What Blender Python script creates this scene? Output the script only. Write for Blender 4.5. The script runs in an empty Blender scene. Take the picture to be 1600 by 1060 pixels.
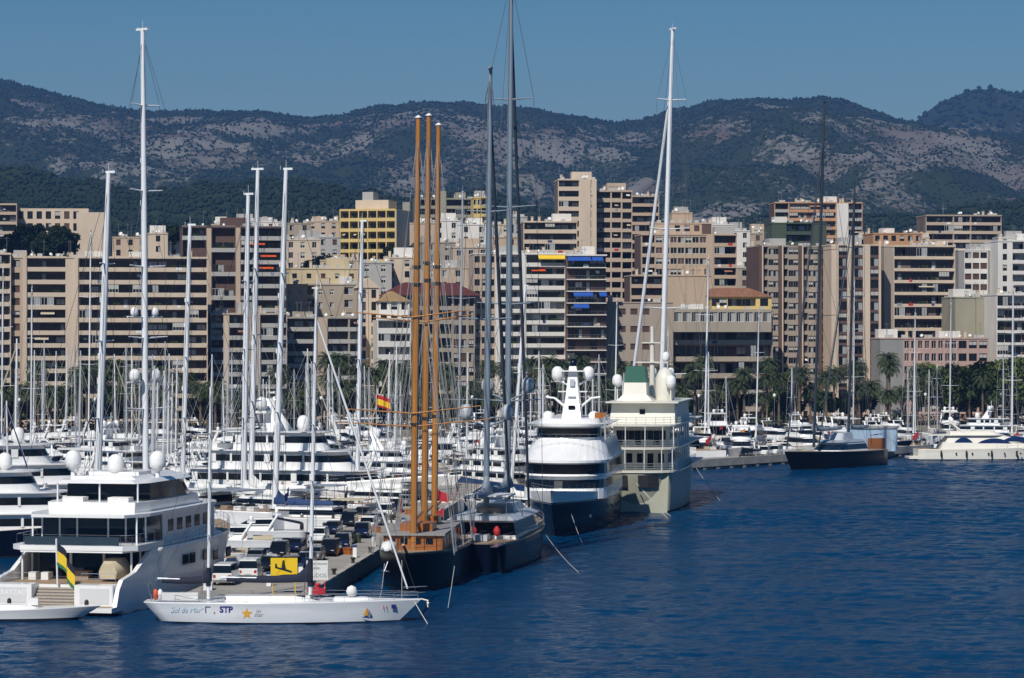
import bpy, bmesh, math, random
import numpy as np
from mathutils import Vector, Matrix, noise as mnoise
random.seed(7)
R = math.radians
# ---------------------------------------------------------------- camera, sky, sun, exposure
scene = bpy.context.scene
COL = scene.collection
F = 4500.0; H = 24.6; CY = 525.0          # focal length in photo pixels, eye height, horizon row
cam = bpy.data.cameras.new('camera')
cam.sensor_width = 36.0; cam.lens = F / 1600 * 36.0
cam.clip_start = 1.0; cam.clip_end = 40000.0
camo = bpy.data.objects.new('camera', cam); COL.objects.link(camo)
camo.location = (0, 0, H); camo.rotation_euler = (R(90) - 5.0 / F, 0, 0)
scene.camera = camo
SUN_EL = R(46); SUN_AZ = R(202)            # azimuth clockwise from +Y: behind the camera, to its left
sdir = Vector((math.sin(SUN_AZ) * math.cos(SUN_EL), math.cos(SUN_AZ) * math.cos(SUN_EL), math.sin(SUN_EL)))
world = bpy.data.worlds.new('World'); scene.world = world; world.use_nodes = True
wn = world.node_tree.nodes; wl = world.node_tree.links
bg = wn['Background']; sky = wn.new('ShaderNodeTexSky'); sky.sky_type = 'NISHITA'
sky.sun_disc = False; sky.sun_elevation = SUN_EL; sky.sun_rotation = SUN_AZ
sky.altitude = 30; sky.air_density = 1.0; sky.dust_density = 0.3; sky.ozone_density = 3.0
hs = wn.new('ShaderNodeHueSaturation'); hs.inputs['Saturation'].default_value = 1.5; hs.inputs['Hue'].default_value = 0.498
wl.new(sky.outputs[0], hs.inputs['Color']); wl.new(hs.outputs[0], bg.inputs[0]); bg.inputs[1].default_value = 0.051
sun = bpy.data.lights.new('sun', 'SUN'); sun.energy = 4.4; sun.angle = R(0.53); sun.color = (1.0, 0.95, 0.87)
suno = bpy.data.objects.new('sun', sun); COL.objects.link(suno)
suno.rotation_euler = (-sdir).to_track_quat('-Z', 'Y').to_euler(); suno.location = (-200, -200, 400)
vs = scene.view_settings
vs.view_transform = 'Standard'; vs.look = 'None'; vs.exposure = 0.13; vs.gamma = 1.0
vs.use_curve_mapping = False

# ---------------------------------------------------------------- helpers
def P(px, py, d):
    return Vector(((px - 800) / F * d, d, H - (py - CY) / F * d))
def X(px, d): return (px - 800) / F * d
def Z(py, d): return H - (py - CY) / F * d
MATS = {}
def mat(name, col, rough=0.5, metal=0.0, var=0.0, scale=1.0, spec=0.5, bump=0.0, coat=0.0, stretch=None):
    if name in MATS: return MATS[name]
    m = bpy.data.materials.new(name); m.use_nodes = True; MATS[name] = m
    nt = m.node_tree; b = nt.nodes['Principled BSDF']
    b.inputs['Base Color'].default_value = (*col, 1); b.inputs['Roughness'].default_value = rough
    b.inputs['Metallic'].default_value = metal; b.inputs['Specular IOR Level'].default_value = spec
    if coat: b.inputs['Coat Weight'].default_value = coat; b.inputs['Coat Roughness'].default_value = 0.08
    if var or bump:
        tc = nt.nodes.new('ShaderNodeTexCoord'); mp = nt.nodes.new('ShaderNodeMapping')
        if stretch: mp.inputs['Scale'].default_value = stretch
        nt.links.new(tc.outputs['Object'], mp.inputs[0])
        n = nt.nodes.new('ShaderNodeTexNoise'); n.inputs['Scale'].default_value = scale
        n.inputs['Detail'].default_value = 6; n.inputs['Roughness'].default_value = 0.65
        nt.links.new(mp.outputs[0], n.inputs['Vector'])
        if var:
            cr = nt.nodes.new('ShaderNodeMapRange')
            cr.inputs[1].default_value = 0.3; cr.inputs[2].default_value = 0.7
            cr.inputs[3].default_value = 1 - var; cr.inputs[4].default_value = 1 + var * 0.6
            nt.links.new(n.outputs[0], cr.inputs[0])
            mx = nt.nodes.new('ShaderNodeVectorMath'); mx.operation = 'SCALE'
            mx.inputs[0].default_value = col
            nt.links.new(cr.outputs[0], mx.inputs['Scale']); nt.links.new(mx.outputs[0], b.inputs['Base Color'])
        if bump:
            bp = nt.nodes.new('ShaderNodeBump'); bp.inputs['Strength'].default_value = bump
            bp.inputs['Distance'].default_value = 0.05
            nt.links.new(n.outputs[0], bp.inputs['Height']); nt.links.new(bp.outputs[0], b.inputs['Normal'])
    return m

class MB:
    def __init__(s): s.v = []; s.f = []; s.m = []; s.sm = []
    def add(s, vs, fs, mi=0, smooth=False):
        o = len(s.v); s.v += [tuple(v) for v in vs]
        for f in fs: s.f.append(tuple(i + o for i in f)); s.m.append(mi); s.sm.append(smooth)
        return s
    def box(s, x0, x1, y0, y1, z0, z1, mi=0):
        return s.add([(x0,y0,z0),(x1,y0,z0),(x1,y1,z0),(x0,y1,z0),(x0,y0,z1),(x1,y0,z1),(x1,y1,z1),(x0,y1,z1)],
                     [(0,3,2,1),(4,5,6,7),(0,1,5,4),(1,2,6,5),(2,3,7,6),(3,0,4,7)], mi)
    def tube(s, a, b, r0, r1=None, n=6, mi=0):
        a = Vector(a); b = Vector(b); r1 = r0 if r1 is None else r1
        d = b - a
        if d.length < 1e-6: return s
        d.normalize(); u = d.orthogonal().normalized(); w = d.cross(u)
        vs = []
        for c, r in ((a, r0), (b, r1)):
            for i in range(n):
                t = 2 * math.pi * i / n; vs.append(c + (u * math.cos(t) + w * math.sin(t)) * r)
        fs = [(i, (i + 1) % n, n + (i + 1) % n, n + i) for i in range(n)]
        s.add(vs, fs, mi, n > 4)
        s.add(vs[:n], [tuple(range(n))[::-1]], mi); return s.add(vs[n:], [tuple(range(n))], mi)
    def path(s, pts, r, n=4, mi=0):
        for a, b in zip(pts[:-1], pts[1:]): s.tube(a, b, r, r, n, mi)
        return s
    def loft(s, rings, cap0=True, cap1=True, mi=0, smooth=True, closed=True):
        n = len(rings[0]); vs = [p for r in rings for p in r]; fs = []
        for k in range(len(rings) - 1):
            for i in range(n if closed else n - 1):
                j = (i + 1) % n; fs.append((k*n+i, k*n+j, (k+1)*n+j, (k+1)*n+i))
        s.add(vs, fs, mi, smooth)
        if cap0: s.add(rings[0], [tuple(range(n))[::-1]], mi)
        if cap1: s.add(rings[-1], [tuple(range(n))], mi)
        return s
    def lathe(s, c, prof, n=14, mi=0):
        rings = [[(c[0] + r * math.cos(2*math.pi*i/n), c[1] + r * math.sin(2*math.pi*i/n), c[2] + z) for i in range(n)] for r, z in prof]
        return s.loft(rings, True, True, mi)
    def prism(s, poly, y0, y1, mi=0):           # (x,z) outline extruded along y
        n = len(poly)
        vs = [(x, y0, z) for x, z in poly] + [(x, y1, z) for x, z in poly]
        fs = [tuple(range(n)), tuple(range(n, 2*n))[::-1]] + [(i, n+i, n+(i+1) % n, (i+1) % n) for i in range(n)]
        return s.add(vs, fs, mi)
    def mesh(s, name, mats, recalc=True):
        me = bpy.data.meshes.new(name); me.from_pydata(s.v, [], s.f)
        me.polygons.foreach_set('material_index', s.m); me.polygons.foreach_set('use_smooth', s.sm)
        for m in (mats if isinstance(mats, (list, tuple)) else [mats]): me.materials.append(m)
        if recalc:
            bm = bmesh.new(); bm.from_mesh(me); bmesh.ops.recalc_face_normals(bm, faces=bm.faces); bm.to_mesh(me); bm.free()
        me.update(); return me
    def build(s, name, mats, parent=None, loc=None):
        return link(name, s.mesh(name, mats), parent, loc)
def link(name, me, parent=None, loc=None, rz=0.0):
    o = bpy.data.objects.new(name, me); COL.objects.link(o)
    if parent: o.parent = parent
    if loc is not None: o.location = loc
    if rz: o.rotation_euler.z = rz
    return o
def tag(o, label=None, cat=None, group=None, kind=None):
    if label: o['label'] = label
    if cat: o['category'] = cat
    if group: o['group'] = group
    if kind: o['kind'] = kind
    return o
def thing(name, label, cat, loc=(0,0,0), rz=0.0, group=None):
    o = bpy.data.objects.new(name, None); COL.objects.link(o); o.empty_display_size = 0.5
    o.location = loc; o.rotation_euler = (0, 0, rz)
    return tag(o, label, cat, group)
CH = {}
def kids(o):
    return [c for c in bpy.data.objects if c.parent == o]
def snapshot(root):                           # tree of a prototype, read once
    return (root, [snapshot(c) for c in kids(root)])
def copy_tree(snap, parent=None, loc=None, rz=None, label=None, group=None, scale=None):
    src, ch = snap
    c = src.copy(); COL.objects.link(c)
    if parent is not None: c.parent = parent
    if loc is not None: c.location = loc
    if rz is not None: c.rotation_euler = (0, 0, rz)
    if scale: c.scale = (scale,) * 3
    if label: c['label'] = label
    if group: c['group'] = group
    for k in ch: copy_tree(k, c)
    return c
def drop_tree(snap):
    for k in snap[1]: drop_tree(k)
    bpy.data.objects.remove(snap[0])
def text_mesh(txt, size, m, align='LEFT', shear=0.0, extrude=0.004, bold=0.0):
    cu = bpy.data.curves.new('lettering', 'FONT'); cu.body = txt; cu.size = size; cu.align_x = align
    cu.shear = shear; cu.offset = bold; cu.extrude = extrude; cu.resolution_u = 3
    o = bpy.data.objects.new('tmp', cu); COL.objects.link(o)
    dg = bpy.context.evaluated_depsgraph_get(); me = bpy.data.meshes.new_from_object(o.evaluated_get(dg))
    bpy.data.objects.remove(o); me.materials.clear(); me.materials.append(m)
    return me

# ---------------------------------------------------------------- materials
WHITE = mat('gelcoat_white', (0.80, 0.80, 0.79), 0.28, var=0.06, scale=0.5, coat=0.3)
CREAM = mat('gelcoat_cream', (0.78, 0.75, 0.66), 0.3, var=0.06, scale=0.5)
IVORY = mat('ivory_paint', (0.68, 0.66, 0.58), 0.35, var=0.07, scale=0.4)
GREYP = mat('grey_paint', (0.30, 0.34, 0.39), 0.3, var=0.08, scale=0.5)
SILVER = mat('silver_paint', (0.45, 0.48, 0.52), 0.28, var=0.06, scale=0.5)
NAVY = mat('navy_paint', (0.003, 0.006, 0.018), 0.2, var=0.3, scale=0.3, spec=0.12)
BLACKP = mat('black_paint', (0.005, 0.0055, 0.008), 0.25, var=0.3, scale=0.4, spec=0.12)
BLUEP = mat('blue_paint', (0.02, 0.06, 0.16), 0.25, var=0.2, scale=0.4)
GLASS = mat('dark_glass', (0.005, 0.007, 0.010), 0.08, spec=0.4)
BGLASS = mat('blue_glass', (0.006, 0.016, 0.032), 0.05, spec=0.5)
TEAK = mat('teak', (0.32, 0.23, 0.15), 0.65, var=0.2, scale=2.0, stretch=(0.3, 6, 1))
VARN = mat('varnished_wood', (0.33, 0.11, 0.025), 0.3, var=0.3, scale=1.5, stretch=(3, 3, 0.3))
MASTW = mat('varnished_spar', (0.40, 0.165, 0.028), 0.35, var=0.35, scale=1.6, stretch=(3, 3, 0.15))
STEEL = mat('stainless', (0.55, 0.56, 0.58), 0.25, metal=0.9)
MWHITE = mat('mast_white', (0.74, 0.76, 0.78), 0.35, var=0.05, scale=0.8)
MGREY = mat('mast_grey', (0.20, 0.25, 0.30), 0.35, var=0.08, scale=0.8)
MDARK = mat('mast_carbon', (0.035, 0.045, 0.06), 0.35, var=0.1)
WIRE = mat('rigging_wire', (0.06, 0.065, 0.075), 0.45, metal=0.3)
WIREL = mat('rigging_rope', (0.45, 0.45, 0.43), 0.7)
CANVN = mat('navy_canvas', (0.006, 0.010, 0.03), 0.8, var=0.25, scale=2.0, bump=0.4)
CANVB = mat('blue_canvas', (0.012, 0.04, 0.13), 0.8, var=0.2, scale=2.0, bump=0.4)
CANVW = mat('white_canvas', (0.70, 0.70, 0.68), 0.85, var=0.08, scale=2.0, bump=0.4)
CANVG = mat('grey_canvas', (0.22, 0.26, 0.31), 0.8, var=0.15, scale=2.0, bump=0.4)
CANVT = mat('tan_canvas', (0.50, 0.43, 0.30), 0.85, var=0.12, scale=2.0, bump=0.4)
RED = mat('red_cloth', (0.45, 0.02, 0.025), 0.75, var=0.15, scale=3)
YELL = mat('yellow_cloth', (0.75, 0.50, 0.02), 0.75, var=0.08, scale=3)
GREENC = mat('green_cloth', (0.02, 0.16, 0.05), 0.75)
RUBBER = mat('black_rubber', (0.012, 0.012, 0.012), 0.7)
BOOT = mat('antifoul', (0.012, 0.015, 0.03), 0.6)
ORANGE = mat('orange_plastic', (0.65, 0.10, 0.02), 0.5)
CONC = mat('quay_concrete', (0.40, 0.375, 0.33), 0.9, var=0.25, scale=0.35, bump=0.3)
CONCD = mat('quay_asphalt', (0.30, 0.275, 0.24), 0.92, var=0.22, scale=0.25, bump=0.3)
# ---------------------------------------------------------------- the setting: sea, land, mountains
def vnoise(x, y, seed=0):
    xi = np.floor(x).astype(np.int64); yi = np.floor(y).astype(np.int64); xf = x - xi; yf = y - yi
    def h(a, b):
        n = (a * 374761393 + b * 668265263 + seed * 974711) & 0xffffffff
        n = ((n ^ (n >> 13)) * 1274126177) & 0xffffffff
        return ((n ^ (n >> 16)) & 0xffff) / 65535.0
    u = xf * xf * (3 - 2 * xf); v = yf * yf * (3 - 2 * yf)
    return (h(xi, yi) * (1 - u) + h(xi + 1, yi) * u) * (1 - v) + (h(xi, yi + 1) * (1 - u) + h(xi + 1, yi + 1) * u) * v
def fbm(x, y, oct=5, seed=0, gain=0.5):
    s = 0; a = 1; t = 0
    for o in range(oct):
        s = s + a * vnoise(x * 2**o, y * 2**o, seed + o * 17); t += a; a *= gain
    return s / t
def grid_mesh(name, xs, ys, zs, m, attr=None):
    ny, nx = zs.shape
    me = bpy.data.meshes.new(name); v = np.stack([xs, ys, zs], -1).reshape(-1, 3)
    i = np.arange(ny * nx).reshape(ny, nx)
    q = np.stack([i[:-1, :-1], i[:-1, 1:], i[1:, 1:], i[1:, :-1]], -1).reshape(-1, 4)
    me.vertices.add(len(v)); me.vertices.foreach_set('co', v.ravel())
    me.loops.add(q.size); me.loops.foreach_set('vertex_index', q.ravel())
    me.polygons.add(len(q)); me.polygons.foreach_set('loop_start', np.arange(len(q)) * 4)
    me.polygons.foreach_set('loop_total', np.full(len(q), 4)); me.update(calc_edges=True)
    me.polygons.foreach_set('use_smooth', np.ones(len(q), bool))
    if attr is not None:
        a = me.attributes.new('rock', 'FLOAT', 'POINT'); a.data.foreach_set('value', attr.ravel().astype(np.float32))
    me.materials.append(m); return link(name, me)

# sea: a real, displaced sheet where the camera sees water, flat and wide beyond
SEA = bpy.data.materials.new('sea_water'); SEA.use_nodes = True
nt = SEA.node_tree; b = nt.nodes['Principled BSDF']
b.inputs['Base Color'].default_value = (0.0002, 0.030, 0.088, 1); b.inputs['Roughness'].default_value = 0.12
b.inputs['IOR'].default_value = 1.10; b.inputs['Specular IOR Level'].default_value = 0.5
tc = nt.nodes.new('ShaderNodeTexCoord')
def wav(scale, st, det, prev):
    mp = nt.nodes.new('ShaderNodeMapping'); mp.inputs['Scale'].default_value = (st, 1, 1); mp.inputs['Rotation'].default_value = (0, 0, R(12))
    nt.links.new(tc.outputs['Object'], mp.inputs[0])
    n = nt.nodes.new('ShaderNodeTexNoise'); n.inputs['Scale'].default_value = scale; n.inputs['Detail'].default_value = det
    nt.links.new(mp.outputs[0], n.inputs['Vector']); return n
n1 = wav(2.6, 0.5, 4, None); n2 = wav(0.035, 0.22, 3, None)
mr = nt.nodes.new('ShaderNodeMapRange'); mr.inputs[1].default_value = 0.35; mr.inputs[2].default_value = 0.68
mr.inputs[3].default_value = 0.75; mr.inputs[4].default_value = 0.34
nt.links.new(n2.outputs[0], mr.inputs[0])
bp = nt.nodes.new('ShaderNodeBump'); bp.inputs['Distance'].default_value = 0.5
nt.links.new(mr.outputs[0], bp.inputs['Strength']); nt.links.new(n1.outputs[0], bp.inputs['Height'])
nt.links.new(bp.outputs[0], b.inputs['Normal'])
xs, ys = np.meshgrid(np.linspace(-9000, 9000, 3), np.linspace(-2000, 900, 3))
tag(grid_mesh('sea', xs, ys, xs * 0 - 0.35, SEA), kind='structure')
dd = np.linspace(150, 640, 980); uu = np.linspace(-1, 1, 330)
U, ys = np.meshgrid(uu, dd); xs = U * (30 + 0.235 * ys)
gust = np.clip((fbm(xs / 70 + 7, ys / 18, 5, 5) - 0.25) * 3.0, 0.72, 1.35)
ca, sa = math.cos(0.35), math.sin(0.35); xr = xs * ca - ys * sa; yr = xs * sa + ys * ca
zs = (fbm(xr / 5.2, yr / 2.6, 2, 11) - 0.5) * 0.24 * gust + (fbm(xr / 2.1, yr / 1.05, 2, 12) - 0.5) * 0.30 * gust
tag(grid_mesh('sea_waves', xs, ys, zs, SEA), kind='structure')

# land: flat promenade behind the marina, rising inland to the foot of the mountains
def land_z(x, y):
    z = 2.0 + np.clip((y - 1100) / 1500, 0, 1) ** 1.2 * 45
    z = z + 48 * np.exp(-(((x + 165) / 70) ** 2 + ((y - 940) / 45) ** 2))
    return z
LAND = mat('dry_ground', (0.16, 0.14, 0.10), 0.95, var=0.3, scale=0.02, bump=0.2)
def shore(x): return 690 + 0.28 * np.clip(x, -400, 400)
cx = np.concatenate([np.linspace(-9000, -500, 20), np.linspace(-450, 450, 61), np.linspace(500, 9000, 20)])
rows = np.concatenate([[0], [0.0001], np.linspace(0.006, 0.25, 40), np.linspace(0.3, 1, 12)])
xs, tt = np.meshgrid(cx, rows); ys = shore(xs) + tt * 2300; zs = land_z(xs, ys); zs[0, :] = -1.5
tag(grid_mesh('ground', xs, ys, zs, LAND), kind='structure')
ROAD = mat('promenade_asphalt', (0.055, 0.055, 0.056), 0.9, var=0.15, scale=0.3)
xs, tt = np.meshgrid(np.linspace(-300, 300, 31), [0, 1]); ys = shore(xs) + 14 + tt * 14
tag(grid_mesh('road', xs, ys, xs * 0 + 2.012, ROAD), kind='structure')
PAVE = mat('promenade_paving', (0.20, 0.18, 0.15), 0.85, var=0.15, scale=0.4)
xs, tt = np.meshgrid(np.linspace(-300, 300, 31), [0, 1]); ys = shore(xs) + 1 + tt * 12.5
tag(grid_mesh('promenade', xs, ys, xs * 0 + 2.008, PAVE), kind='structure')

MTN = bpy.data.materials.new('mountain_scrub'); MTN.use_nodes = True
nt = MTN.node_tree; b = nt.nodes['Principled BSDF']; b.inputs['Roughness'].default_value = 0.95; b.inputs['Specular IOR Level'].default_value = 0.1
at = nt.nodes.new('ShaderNodeAttribute'); at.attribute_name = 'rock'
tc = nt.nodes.new('ShaderNodeTexCoord')
na = nt.nodes.new('ShaderNodeTexNoise'); na.inputs['Scale'].default_value = 0.09; na.inputs['Detail'].default_value = 7; na.inputs['Roughness'].default_value = 0.75
nb = nt.nodes.new('ShaderNodeTexNoise'); nb.inputs['Scale'].default_value = 0.006; nb.inputs['Detail'].default_value = 4
nt.links.new(tc.outputs['Object'], na.inputs['Vector']); nt.links.new(tc.outputs['Object'], nb.inputs['Vector'])
ad = nt.nodes.new('ShaderNodeMath'); ad.operation = 'ADD'
ms = nt.nodes.new('ShaderNodeMath'); ms.operation = 'MULTIPLY_ADD'; ms.inputs[1].default_value = 2.6; ms.inputs[2].default_value = -1.3
nt.links.new(na.outputs[0], ms.inputs[0]); nt.links.new(at.outputs['Fac'], ad.inputs[0]); nt.links.new(ms.outputs[0], ad.inputs[1])
st = nt.nodes.new('ShaderNodeMapRange'); st.inputs[1].default_value = 0.4; st.inputs[2].default_value = 0.62
nt.links.new(ad.outputs[0], st.inputs[0])
rk = nt.nodes.new('ShaderNodeValToRGB'); rk.color_ramp.elements[0].color = (0.105, 0.085, 0.070, 1); rk.color_ramp.elements[0].position = 0.35
rk.color_ramp.elements[1].color = (0.165, 0.155, 0.138, 1); rk.color_ramp.elements[1].position = 0.55
nt.links.new(nb.outputs[0], rk.inputs[0])
mx = nt.nodes.new('ShaderNodeMixRGB'); mx.inputs[1].default_value = (0.022, 0.032, 0.014, 1)
nt.links.new(st.outputs[0], mx.inputs[0]); nt.links.new(rk.outputs[0], mx.inputs[2]); nt.links.new(mx.outputs[0], b.inputs['Base Color'])

LEAFD = mat('pine_foliage', (0.016, 0.028, 0.012), 0.9, var=0.3, scale=0.3, spec=0.1)
LEAFB = mat('park_foliage', (0.075, 0.105, 0.022), 0.8, var=0.4, scale=0.4, spec=0.2)
LEAFM = mat('broad_foliage', (0.045, 0.075, 0.018), 0.8, var=0.35, scale=0.4, spec=0.2)
# a low-poly tree lump used only as far-off forest
rng = np.random.default_rng(3)
bm = bmesh.new(); bmesh.ops.create_icosphere(bm, subdivisions=1, radius=1)
for v in bm.verts: v.co *= 1 + random.uniform(-0.25, 0.25); v.co.z = v.co.z * 0.9 + 0.6
fme = bpy.data.meshes.new('forest_tree'); bm.to_mesh(fme); bm.free(); fme.materials.append(LEAFD)

def forest(name, label, pts, sizes, low):
    # crowns as one mesh: too far away to be told apart
    bv = np.array([v.co[:] for v in fme.vertices]); bf = np.array([p.vertices[:] for p in fme.polygons])
    if low: bv = np.array([(1,0,.5),(0,1,.5),(-1,0,.5),(0,-1,.5),(.1,.1,1.4),(0,0,-.3)]); bf = np.array([(0,1,4),(1,2,4),(2,3,4),(3,0,4),(1,0,5),(2,1,5),(3,2,5),(0,3,5)])
    n = len(pts); ang = rng.uniform(0, 6.28, n); c, s = np.cos(ang), np.sin(ang)
    vv = bv[None] * sizes[:, None, None]
    vx = vv[..., 0] * c[:, None] - vv[..., 1] * s[:, None]; vy = vv[..., 0] * s[:, None] + vv[..., 1] * c[:, None]
    V = np.stack([vx, vy, vv[..., 2] * rng.uniform(0.8, 1.3, n)[:, None]], -1) + pts[:, None, :]
    Fq = (bf[None] + (np.arange(n) * len(bv))[:, None, None]).reshape(-1, 3)
    me = bpy.data.meshes.new(name); V = V.reshape(-1, 3)
    me.vertices.add(len(V)); me.vertices.foreach_set('co', V.ravel())
    me.loops.add(Fq.size); me.loops.foreach_set('vertex_index', Fq.ravel())
    me.polygons.add(len(Fq)); me.polygons.foreach_set('loop_start', np.arange(len(Fq)) * 3)
    me.polygons.foreach_set('loop_total', np.full(len(Fq), 3)); me.update(calc_edges=True)
    me.materials.append(LEAFD)
    return tag(link(name, me), label, 'forest', kind='stuff')

def mountain(name, prof, d0, d1, z0, rockf, seed, nx=420, ny=110, ntree=9000, tsize=(2.2, 4.2), flabel='', amp=34, low=True):
    px = np.linspace(-420, 2020, nx); pp = np.array(prof)
    yr = np.interp(px, pp[:, 0], pp[:, 1])
    zr = H + (CY - yr) / F * d1
    t = np.concatenate([np.linspace(0, 1, ny), [1.03, 1.10, 1.25, 1.5]])
    PX, T = np.meshgrid(px, t)
    D = d0 + (d1 - d0) * T; Xw = (PX - 800) / F * D
    ZR = np.broadcast_to(zr, D.shape)
    rise = np.where(T <= 1, np.clip(T, 0, 1) ** 1.25, 1 - (T - 1) * 1.6)
    big = fbm(Xw / 420, D / 420, 4, seed) - 0.5
    rid = 1 - np.abs(fbm(Xw / 260, D / 500, 4, seed + 5) * 2 - 1) * 2
    env = np.sin(np.pi * np.clip(T, 0, 1)) ** 0.8
    Zw = z0 + (ZR - z0) * rise + env * (big * amp * 2 + rid * amp * 1.3) + (fbm(Xw / 30, D / 30, 4, seed + 9) - 0.5) * 16 * np.clip(T * 3, 0, 1)
    rock = rockf(PX, T) + (fbm(Xw / 150, D / 260, 6, seed + 2, 0.68) - 0.5) * 2.6
    tag(grid_mesh(name, Xw, D, Zw, MTN, np.clip(rock, 0, 1)), kind='structure')
    # trees follow the scrub mask
    k = ntree * 3; ii = rng.uniform(0, 1, k); jj = rng.uniform(0, 1, k) ** 0.8
    gi = (60 / 2440 + ii * 0.9) * (nx - 1); gj = jj * (ny - 1)
    a = gi.astype(int); c = gj.astype(int)
    dens = 1 - np.clip(rock[c, a], 0, 1) * 0.62
    keep = rng.uniform(0, 1, k) < dens; gi, gj, a, c = gi[keep][:ntree], gj[keep][:ntree], a[keep][:ntree], c[keep][:ntree]
    fx = gi - a; fy = gj - c; a2 = np.minimum(a + 1, nx - 1); c2 = c + 1
    def lerp(A): return (A[c, a] * (1 - fx) + A[c, a2] * fx) * (1 - fy) + (A[c2, a] * (1 - fx) + A[c2, a2] * fx) * fy
    pts = np.stack([lerp(Xw), lerp(D), lerp(Zw)], -1)
    forest('forest', flabel, pts, rng.uniform(tsize[0], tsize[1], len(pts)), low)

ridge = [(-420,110),(-100,118),(0,125),(60,140),(130,158),(215,175),(300,171),(400,173),(480,186),(530,180),(600,165),(660,160),(740,162),(830,170),(900,182),(960,191),(1000,188),(1050,170),(1110,157),(1160,153),(1230,158),(1290,153),(1330,162),(1420,192),(1500,205),(2020,240)]
mountain('mountains', ridge, 2700, 5200, 40, lambda p, t: 0.20 + 0.36*np.exp(-((t-0.66)/0.2)**2) - 0.5*(t > 0.93) - 0.12*np.exp(-((p-880)/130)**2), 1, nx=640, ny=150, ntree=52000, tsize=(1.0, 3.0),
         flabel='dark pine wood scattered over the long rocky mountain ridge')
mid = [(-420,420),(900,400),(960,300),(1010,238),(1060,205),(1120,182),(1200,170),(1290,176),(1390,196),(1480,203),(1560,216),(1640,240),(2020,330)]
mountain('mountains', mid, 2650, 4300, 40, lambda p, t: 0.10 + 0.26*np.exp(-((t-0.8)/0.3)**2) + 0.1*(p > 1250), 21, nx=460, ny=120, ntree=34000, tsize=(0.9, 2.4),
         flabel='sparse scrub on the pale rocky shoulder of the mountain', amp=44)
peak = [(-420,520),(1280,400),(1380,230),(1425,190),(1470,163),(1510,141),(1550,138),(1600,146),(1700,150),(2020,200)]
mountain('mountains', peak, 3900, 6300, 60, lambda p, t: 0.12 + 0*t, 41, nx=300, ny=70, ntree=9000, tsize=(4, 7),
         flabel='dense dark wood on the far rounded peak')
foot = [(-420,255),(0,258),(60,268),(120,285),(200,300),(300,296),(400,285),(470,285),(540,300),(640,315),(760,300),(860,330),(960,350),(1100,352),(1200,330),(1320,345),(1450,330),(1600,315),(2020,300)]
mountain('foothills', foot, 1500, 2500, 8, lambda p, t: 0.02 + 0*t, 61, nx=460, ny=70, ntree=34000, tsize=(1.3, 3.0),
         flabel='dark pine wood covering the low foothills behind the town', amp=14)

# haze: the air between the camera and the mountains
hz = bpy.data.materials.new('haze_air'); hz.use_nodes = True; nt = hz.node_tree
nt.nodes.remove(nt.nodes['Principled BSDF']); pv = nt.nodes.new('ShaderNodeVolumePrincipled')
pv.inputs['Color'].default_value = (0.18, 0.43, 1.0, 1); pv.inputs['Density'].default_value = HAZE = 9e-5
pv.inputs['Anisotropy'].default_value = 0.2
nt.links.new(pv.outputs[0], nt.nodes['Material Output'].inputs['Volume'])
hb = MB().box(-9600, 9600, -2600, 9200, -3, 640).build('haze', hz); tag(hb, 'thin blue haze filling the air over harbour and hills', 'haze', kind='stuff')
# ---------------------------------------------------------------- buildings
def wallmat(n, c): return mat('wall_' + n, c, 0.85, var=0.13, scale=0.22, bump=0.15, stretch=(1, 1, 0.35))
W_CREAM = wallmat('cream', (0.56, 0.455, 0.345)); W_SAND = wallmat('sand', (0.46, 0.36, 0.27)); W_TAUPE = wallmat('taupe', (0.34, 0.28, 0.225))
W_WHITE = wallmat('white', (0.66, 0.63, 0.58)); W_YELL = wallmat('yellow', (0.60, 0.45, 0.17)); W_PEACH = wallmat('peach', (0.46, 0.345, 0.245))
W_PINK = wallmat('pink', (0.46, 0.31, 0.26)); W_GREY = wallmat('grey', (0.26, 0.255, 0.24)); W_OLIVE = wallmat('olive', (0.29, 0.27, 0.20))
W_BROWN = wallmat('brown', (0.105, 0.062, 0.048)); W_ORANGE = wallmat('orange', (0.48, 0.26, 0.13)); W_GREEN = wallmat('green', (0.055, 0.075, 0.05))
W_LGREY = wallmat('light_grey', (0.38, 0.37, 0.35)); W_STONE = wallmat('stone', (0.34, 0.29, 0.225))
TILE = mat('roof_tile', (0.30, 0.14, 0.08), 0.85, var=0.25, scale=1.2, bump=0.4); TILER = mat('dark_red_tile', (0.10, 0.022, 0.018), 0.8, var=0.25, scale=1.2, bump=0.4)
W_RECSHADE = wallmat('recess_shade_brown', (0.15, 0.11, 0.085)); RECESS_SHADE = {}; BLUEAW = mat('blue_awning', (.012, .075, .36), .7, var=.1)  # dark brown stands in for the shade inside balcony recesses
FRAMEB = mat('brown_frame', (0.05, 0.028, 0.02), 0.6); FRAMEW = mat('white_frame', (0.62, 0.62, 0.60), 0.5); FRAMEG = mat('grey_frame', (0.16, 0.17, 0.17), 0.5)
BLIND = mat('roller_blind', (0.42, 0.41, 0.38), 0.8, var=0.1); CURT = mat('net_curtain', (0.30, 0.31, 0.31), 0.7, var=0.15); SHUT = mat('shutter_brown', (0.08, 0.04, 0.028), 0.7)
WINC = {}
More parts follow.
